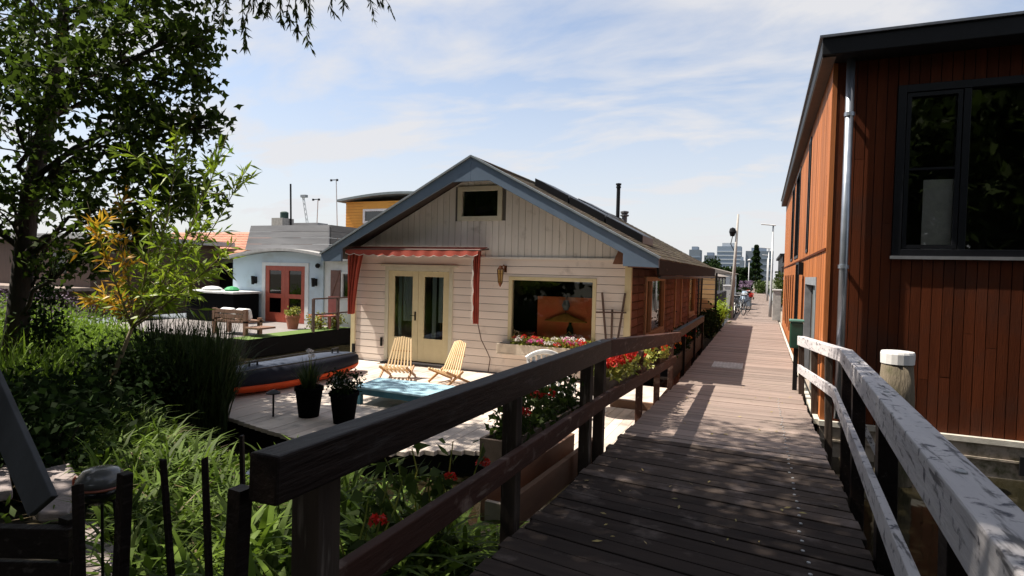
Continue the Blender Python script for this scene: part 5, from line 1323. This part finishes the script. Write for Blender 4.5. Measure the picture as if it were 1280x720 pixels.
n = len(PP); Ls = RNG.uniform(.13,.22,n); Ls[-len(LP):] = RNG.uniform(.07,.125,len(LP)); Wd = RNG.uniform(.045,.07,n); Wd[-len(LP):] = RNG.uniform(.016,.026,len(LP))
leaves('crown', PP, DD, Ls, Wd, LEAF_WILLOW, wt)
for (u,v) in ((300,-55),(350,-65),(400,-55),(450,-58),(320,-45),(280,-55)): branch(mb, (-4.9,2.2,7.0), spot(u,v,6.3), .03, .01, .1, 6)
mb.build('trunk', BARK, wt, smooth=True); mb2.build('shoots', TWIG, wt)
# --- sapling
sp = thing('sapling', (-7.6,4.8,.2), 'thin yellow green sapling with long narrow leaves, some turned yellow', 'sapling')
SD_ = 7.4; mb = MB(); LP = []; LD = []; YP = []; YD = []
b0_ = spot(120,505,SD_); fk = spot(165,410,SD_); b0_[2] = -.05
mb.tube([b0_, (b0_+fk)/2+np.array([.02,0,0]), fk], [.035,.028,.022], 7)
ST = [((165,410),(215,300),(222,160)),((165,410),(235,320),(285,165)),((165,410),(250,330),(310,205)),((165,410),(200,300),(185,200)),((165,410),(160,320),(150,245)),((165,410),(140,340),(118,285)),((165,410),(225,345),(260,270)),((165,410),(180,330),(240,215)),((165,410),(150,370),(112,375)),((165,410),(210,370),(250,345)),((165,410),(190,350),(205,262)),((165,410),(245,300),(262,200)),((165,410),(230,370),(295,300))]
for st in ST:
    d0 = SD_+random.uniform(-.5,.5); q0 = fk; q1 = spot(*st[1], d0); q2 = spot(*st[2], d0+random.uniform(-.3,.3))
    pts_ = [q0*(1-t)**2+2*q1*t*(1-t)+q2*t*t for t in np.linspace(0,1,14)]
    mb.tube(pts_, list(np.linspace(.014,.003,14)), 6)
    ax = q2-q0; left = st[2][0] < 170
    for k in range(64):
        t = .18+.82*RNG.random(); i = min(12,int(t*13)); c = pts_[i]+(pts_[i+1]-pts_[i])*(t*13-i)
        tg = pts_[i+1]-pts_[i]; tg /= np.linalg.norm(tg); d = tg*.75+RNG.normal(size=3)*.55; d /= np.linalg.norm(d)
        # side twigs
        if k % 5 == 0:
            e = c+d*RNG.uniform(.2,.45); mb.tube([c,(c+e)/2,e],[.004,.003,.002],5)
            for _ in range(8):
                s_ = RNG.random(); LPc = c+(e-c)*s_; dd = d*.7+RNG.normal(size=3)*.5; dd /= np.linalg.norm(dd)
                (YP if left and RNG.random() < .7 else LP).append(LPc); (YD if len(YP) > len(YD) else LD).append(dd)
        (YP if left and RNG.random() < .65 else LP).append(c); (YD if len(YP) > len(YD) else LD).append(d)
mb.build('trunk', TWIG, sp, smooth=True)
n = len(LP); leaves('crown', np.array(LP), np.array(LD), RNG.uniform(.11,.22,n), RNG.uniform(.024,.040,n), LEAF_SAP, sp)
n = len(YP); leaves('yellow_leaves', np.array(YP), np.array(YD), RNG.uniform(.10,.19,n), RNG.uniform(.025,.04,n), LEAF_YEL, sp)

# --- undergrowth shrubs
for (u,v,d,r,n,lab) in ((10,560,5.6,(1.0,.9,.60),4200,'dense dark bush at the left edge in front of the tree trunk'),(95,540,6.2,(.8,.7,.48),3400,'dense dark bush below the yellow leaved sapling'),
                        (55,520,7.0,(1.1,.8,.50),3600,'dark bush between the big tree and the sapling'),(170,478,7.8,(.8,.6,.45),3000,'dark bush right of the sapling stem'),(30,565,4.6,(.7,.6,.45),2600,'shaded bush behind the stone slabs'),(55,395,9.6,(.35,.3,.75),900,'ivy clad stub beside the big tree trunk')):
    c = spot(u,v,d); shrub('dark_shrub', tuple(c), r, n, lab, LEAF_DARK, (.10,.05), 'shrub', 'dark bushes on the left bank', clumps=int(n/45), cr=.13)
# --- reeds by the terrace corner
rd = thing('reed_clump', (-8.6,6.4,-.4), 'dark tall reed clump at the water beside the kayak', 'reeds')
n = 2400; u = RNG.uniform(178,284,n); cs = np.array([gp(a,b,-.35) for a,b in zip(u, RNG.uniform(500,540,n))]); A = RNG.uniform(0,6.28,n)
P = np.concatenate([cs, np.full((n,1),-.45)],1)
blades('blades', P, A, RNG.uniform(1.0,2.0,n), RNG.uniform(.014,.030,n), RNG.uniform(.02,.25,n), RNG.uniform(.05,.55,n), REEDM, rd)
# --- sunlit long-leaf plants on the bank (uncountable): stuff
def region(poly, n, z=None, jitter=0):
    poly = np.array(poly); out = []
    lo = poly.min(0); hi = poly.max(0)
    while len(out) < n:
        q = lo+RNG.random(2)*(hi-lo); ins = False; j = len(poly)-1
        for i in range(len(poly)):
            if (poly[i][1] > q[1]) != (poly[j][1] > q[1]) and q[0] < (poly[j][0]-poly[i][0])*(q[1]-poly[i][1])/(poly[j][1]-poly[i][1])+poly[i][0]: ins = not ins
            j = i
        if ins: out.append((q[0],q[1],ground_z(q[0],q[1])-.03))
    return np.array(out)
P = region([(-6.6,3.4),(-6.7,4.5),(-5.2,3.85),(-3.6,3.25),(-2.2,2.5),(-2.6,1.7),(-4.2,2.6)], 4300); n = len(P); A = RNG.uniform(0,6.28,n)
tag(blades('long_grass', P, A, RNG.uniform(.24,.62,n)*RNG.choice([.6,1,1.2],n), RNG.uniform(.016,.042,n), RNG.uniform(.1,.5,n), RNG.uniform(.35,1.05,n), GRASSM), kind='stuff')
P = region([(-22,4),(-22,11),(-15,9.4),(-11.5,8.2),(-8.5,5.8),(-8.0,3.5),(-14,2.0)], 9000); n = len(P); A = RNG.uniform(0,6.28,n)
tag(blades('bank_weeds', P, A, RNG.uniform(.35,.95,n), RNG.uniform(.015,.04,n), RNG.uniform(.05,.4,n), RNG.uniform(.1,.7,n), WEEDM), kind='stuff')
P = region([(-22,4),(-22,11),(-15,9.4),(-11.5,8.2),(-9,6),(-12,3.0)], 7000); P[:,2] += RNG.uniform(.1,.75,len(P)); n = len(P)
tag(leaves('bank_leaves', P, rand_dirs(n,.3), RNG.uniform(.06,.13,n), RNG.uniform(.03,.07,n), WEEDM), kind='stuff')
P = region([(-6.5,2.0),(-6.5,4.6),(-3.4,3.7),(-1.45,3.0),(-1.45,.8),(-3.5,.9)], 5200); sl = np.array([gp(65,610,.36), gp(115,695,.32), gp(100,670,.32), gp(-10,600,.4)]); P = P[np.min(np.linalg.norm(P[:,None,:2]-sl[None],axis=2),axis=1) > .42]
P[:,2] += RNG.uniform(.02,.28,len(P)); n = len(P)
tag(leaves('ground_cover', P, rand_dirs(n,.5), RNG.uniform(.04,.11,n), RNG.uniform(.03,.06,n), GRASSM), kind='stuff')
P = region([(-20,5),(-20,10.3),(-15,9),(-11.5,7.8),(-12,4.5)], 1400); P[:,2] += RNG.uniform(.55,1.05,len(P)); n = len(P)
tag(leaves('weed_flowers', P, rand_dirs(n,.8), RNG.uniform(.05,.09,n), RNG.uniform(.02,.04,n), PETPURP), kind='stuff')
# broad-leaved plants behind the near rail, each a clump
k = 0
for (x,y,lab) in ((-1.95,1.9,'long leaved plant clump nearest behind the railing end'),(-1.9,2.7,'long leaved plant clump between the first and second railing posts'),(-2.0,3.5,'long leaved plant clump beside the second railing post'),(-2.6,2.5,'long leaved plant clump behind the stakes'),(-2.8,3.4,'long leaved plant clump farther down the bank'),(-2.3,4.2,'long leaved plant clump at the water edge'),(-2.9,4.3,'long leaved plant clump left of the one at the water edge'),(-3.5,3.7,'long leaved plant clump in the middle of the bank'),(-1.75,4.2,'long leaved plant clump close under the ramp edge')):
    g = thing('leafy_plant', (x,y,ground_z(x,y)), lab, 'plant', 'long leaved plants below the railing')
    n = 120; A = RNG.uniform(0,6.28,n); P = np.stack([x+RNG.normal(size=n)*.13, y+RNG.normal(size=n)*.13, np.full(n,ground_z(x,y)-.03)],1)
    blades('foliage', P, A, RNG.uniform(.45,.95,n), RNG.uniform(.03,.055,n), RNG.uniform(.1,.5,n), RNG.uniform(.35,1.0,n), GRASSM, g, 5)
for (x,y,h,lab) in ((-1.75,2.25,.80,'tall broad leaved plant with one red bloom seen under the handrail'),(-1.8,3.05,.75,'broad leaved plant with red blooms near the second post')):
    g = thing('flowering_plant', (x,y,ground_z(x,y)), lab, 'plant', 'red flowered plants below the railing'); z0 = ground_z(x,y)
    mb = MB(); LP = []; LD = []
    for _ in range(14):
        e = np.array([x+random.uniform(-.3,.3), y+random.uniform(-.35,.35), z0+h*random.uniform(.6,1.05)]); bp = branch(mb, (x,y,z0-.05), e, .008, .004, .05, 6)
        for _ in range(16):
            LP.append(bp[random.randint(2,6)]+RNG.normal(size=3)*.03); LD.append(rand_dirs(1,.2)[0])
    mb.build('stem', LEAF_GER, g); n = len(LP); leaves('foliage', np.array(LP), np.array(LD), RNG.uniform(.07,.13,n), RNG.uniform(.04,.07,n), LEAF_WILLOW, g)
    florets('red_blossom', [(x+.1,y+.05,z0+h*.80)] + ([(x+.2,y+.3,z0+h*.85)] if y > 2.5 else []), .032, 40, PETRED, g, .022)

# --- bank trees behind the viewpoint; unseen side ones added to block light
for (x,y,h,r,lab) in ((-9.5,-5.0,9,3.6,'leafy bank tree behind the viewpoint at far left'),(-3.5,-6.5,10,3.8,'leafy bank tree behind the viewpoint left of the path'),(3.2,-4.5,9,3.4,'leafy bank tree behind the viewpoint right of the path'),(9.5,-5.5,10,4.2,'leafy bank tree behind the viewpoint at far right'),(-12.5,1.7,8.5,2.5,'unseen tree added to shade the bank, left of the view beside the big tree'),(-9.6,-.6,8.5,2.8,'unseen tree added to shade the bank, left of the view nearest the willow'),(5.4,-.8,8.5,3.3,'unseen tree added to block sky light, right of the view beside the right railing'),(17,-5,11,4.5,'leafy bank tree behind the viewpoint beyond the others'),(-18,-4,10,4.2,'leafy bank tree behind the viewpoint left of the others')):
    t = thing('bank_tree', (x,y,.3), lab, 'tree')
    mb = MB(); mb.tube([(x,y,-.2),(x+.1,y,h*.4),(x,y+.2,h*.75)], [.3,.22,.1], 9)
    n = 5200; P, cc = clumped((x,y,h*.58), (r,r,h*.5), n, 120, .45)
    for k in cc[::5]: branch(mb, (x,y,min(k[2],h*.7)-.8 if k[2]>2.5 else 1.6), k, .06, .015, .1, 5)
    leaves('crown', P, rand_dirs(n,-.3), RNG.uniform(.26,.46,n), RNG.uniform(.18,.34,n), LEAF_WILLOW, t, 'maple')
    mb.build('trunk', BARK, t, smooth=True)

# dead blades and fallen leaves
P = region([(-6.6,2.4),(-6.7,4.5),(-5.2,3.85),(-3.6,3.25),(-1.6,2.5),(-1.6,1.2),(-3.2,2.2)], 520); n = len(P); A = RNG.uniform(0,6.28,n)
tag(blades('dry_grass', P, A, RNG.uniform(.25,.6,n), RNG.uniform(.008,.02,n), RNG.uniform(.2,.7,n), RNG.uniform(.4,1.1,n), M('dry straw blades', (.20,.155,.07), (.12,.085,.04), island=.4, bump=0, trans=.2)), kind='stuff')
n = 90; P = np.stack([RNG.uniform(-1.25,.6,n), 1.8+RNG.random(n)**1.3*9, np.zeros(n)],1); P[:,2] = [rz(min(q,10.8))+.012 for q in P[:,1]]
D = rand_dirs(n); D[:,2] *= .12; D /= np.linalg.norm(D,axis=1,keepdims=True)
a_ = RNG.uniform(0,6.28,n); V = []
for i in range(n):
    u_ = np.array([math.cos(a_[i]),math.sin(a_[i]),0]); v_ = np.array([-u_[1],u_[0],0]); l_ = RNG.uniform(.03,.07); w_ = l_*.3
    V += [P[i]-u_*l_/2, P[i]+v_*w_/2+[0,0,.006], P[i]+u_*l_/2+[0,0,.004], P[i]-v_*w_/2+[0,0,.001]]
tag(np_mesh('fallen_leaves', np.array(V), np.arange(4*n).reshape(n,4), M('fallen leaf', (.40,.28,.10), (.22,.20,.06), island=.4, bump=0)), kind='stuff')
# bolts through the rails
for y in (3.45,5.15,5.75): MB().lathe([(.016,0),(.016,.007),(.006,.012)], (-1.31 if y < 5 else -1.335,y,float(np.interp(y,[1.17,5.42],[1.326+.0675,1.198+.0825]))-.002 if y < 5.42 else 1.198+.0825-.0727*(y-5.42)), 10).build('bolt', GREYPOLE, lr)
for y in (2.1,3.9,5.9): MB().lathe([(.016,0),(.016,.006),(.006,.010)], (float(rr_x(y)),y,float(np.interp(y,[1.15,7.62],[1.30,1.03]))+.078), 10).build('bolt', GREYPOLE, rr)

# low dark board fence carrying the leaning board at the left edge
fa = spot(-70,655,2.2); fb = spot(90,650,2.2)
df_ = thing('board_fence', (float((fa[0]+fb[0])/2), float((fa[1]+fb[1])/2), .3), 'low dark fence of horizontal boards at the lower left corner under the leaning board', 'fence')
mb = MB(); zt = min(fa[2], fb[2])
for k in range(6): mb.bar((fa[0],fa[1],zt-.06-k*.135),(fb[0],fb[1],zt-.06-k*.135), .03, .118)
mb.jitter(.005).build('boards', DARKWOOD, df_, bevel=.003)
dv = (fb-fa); dv[2] = 0; dv /= np.linalg.norm(dv)
for t in (.08,.92):
    c = fa+(fb-fa)*t; nrm_ = np.array([-dv[1],dv[0],0])*.05
    MB().bar((c[0]+nrm_[0],c[1]+nrm_[1],.1),(c[0]+nrm_[0],c[1]+nrm_[1],zt+.02), .06, .06, (0,1,0)).build('post', DARKWOOD, df_)
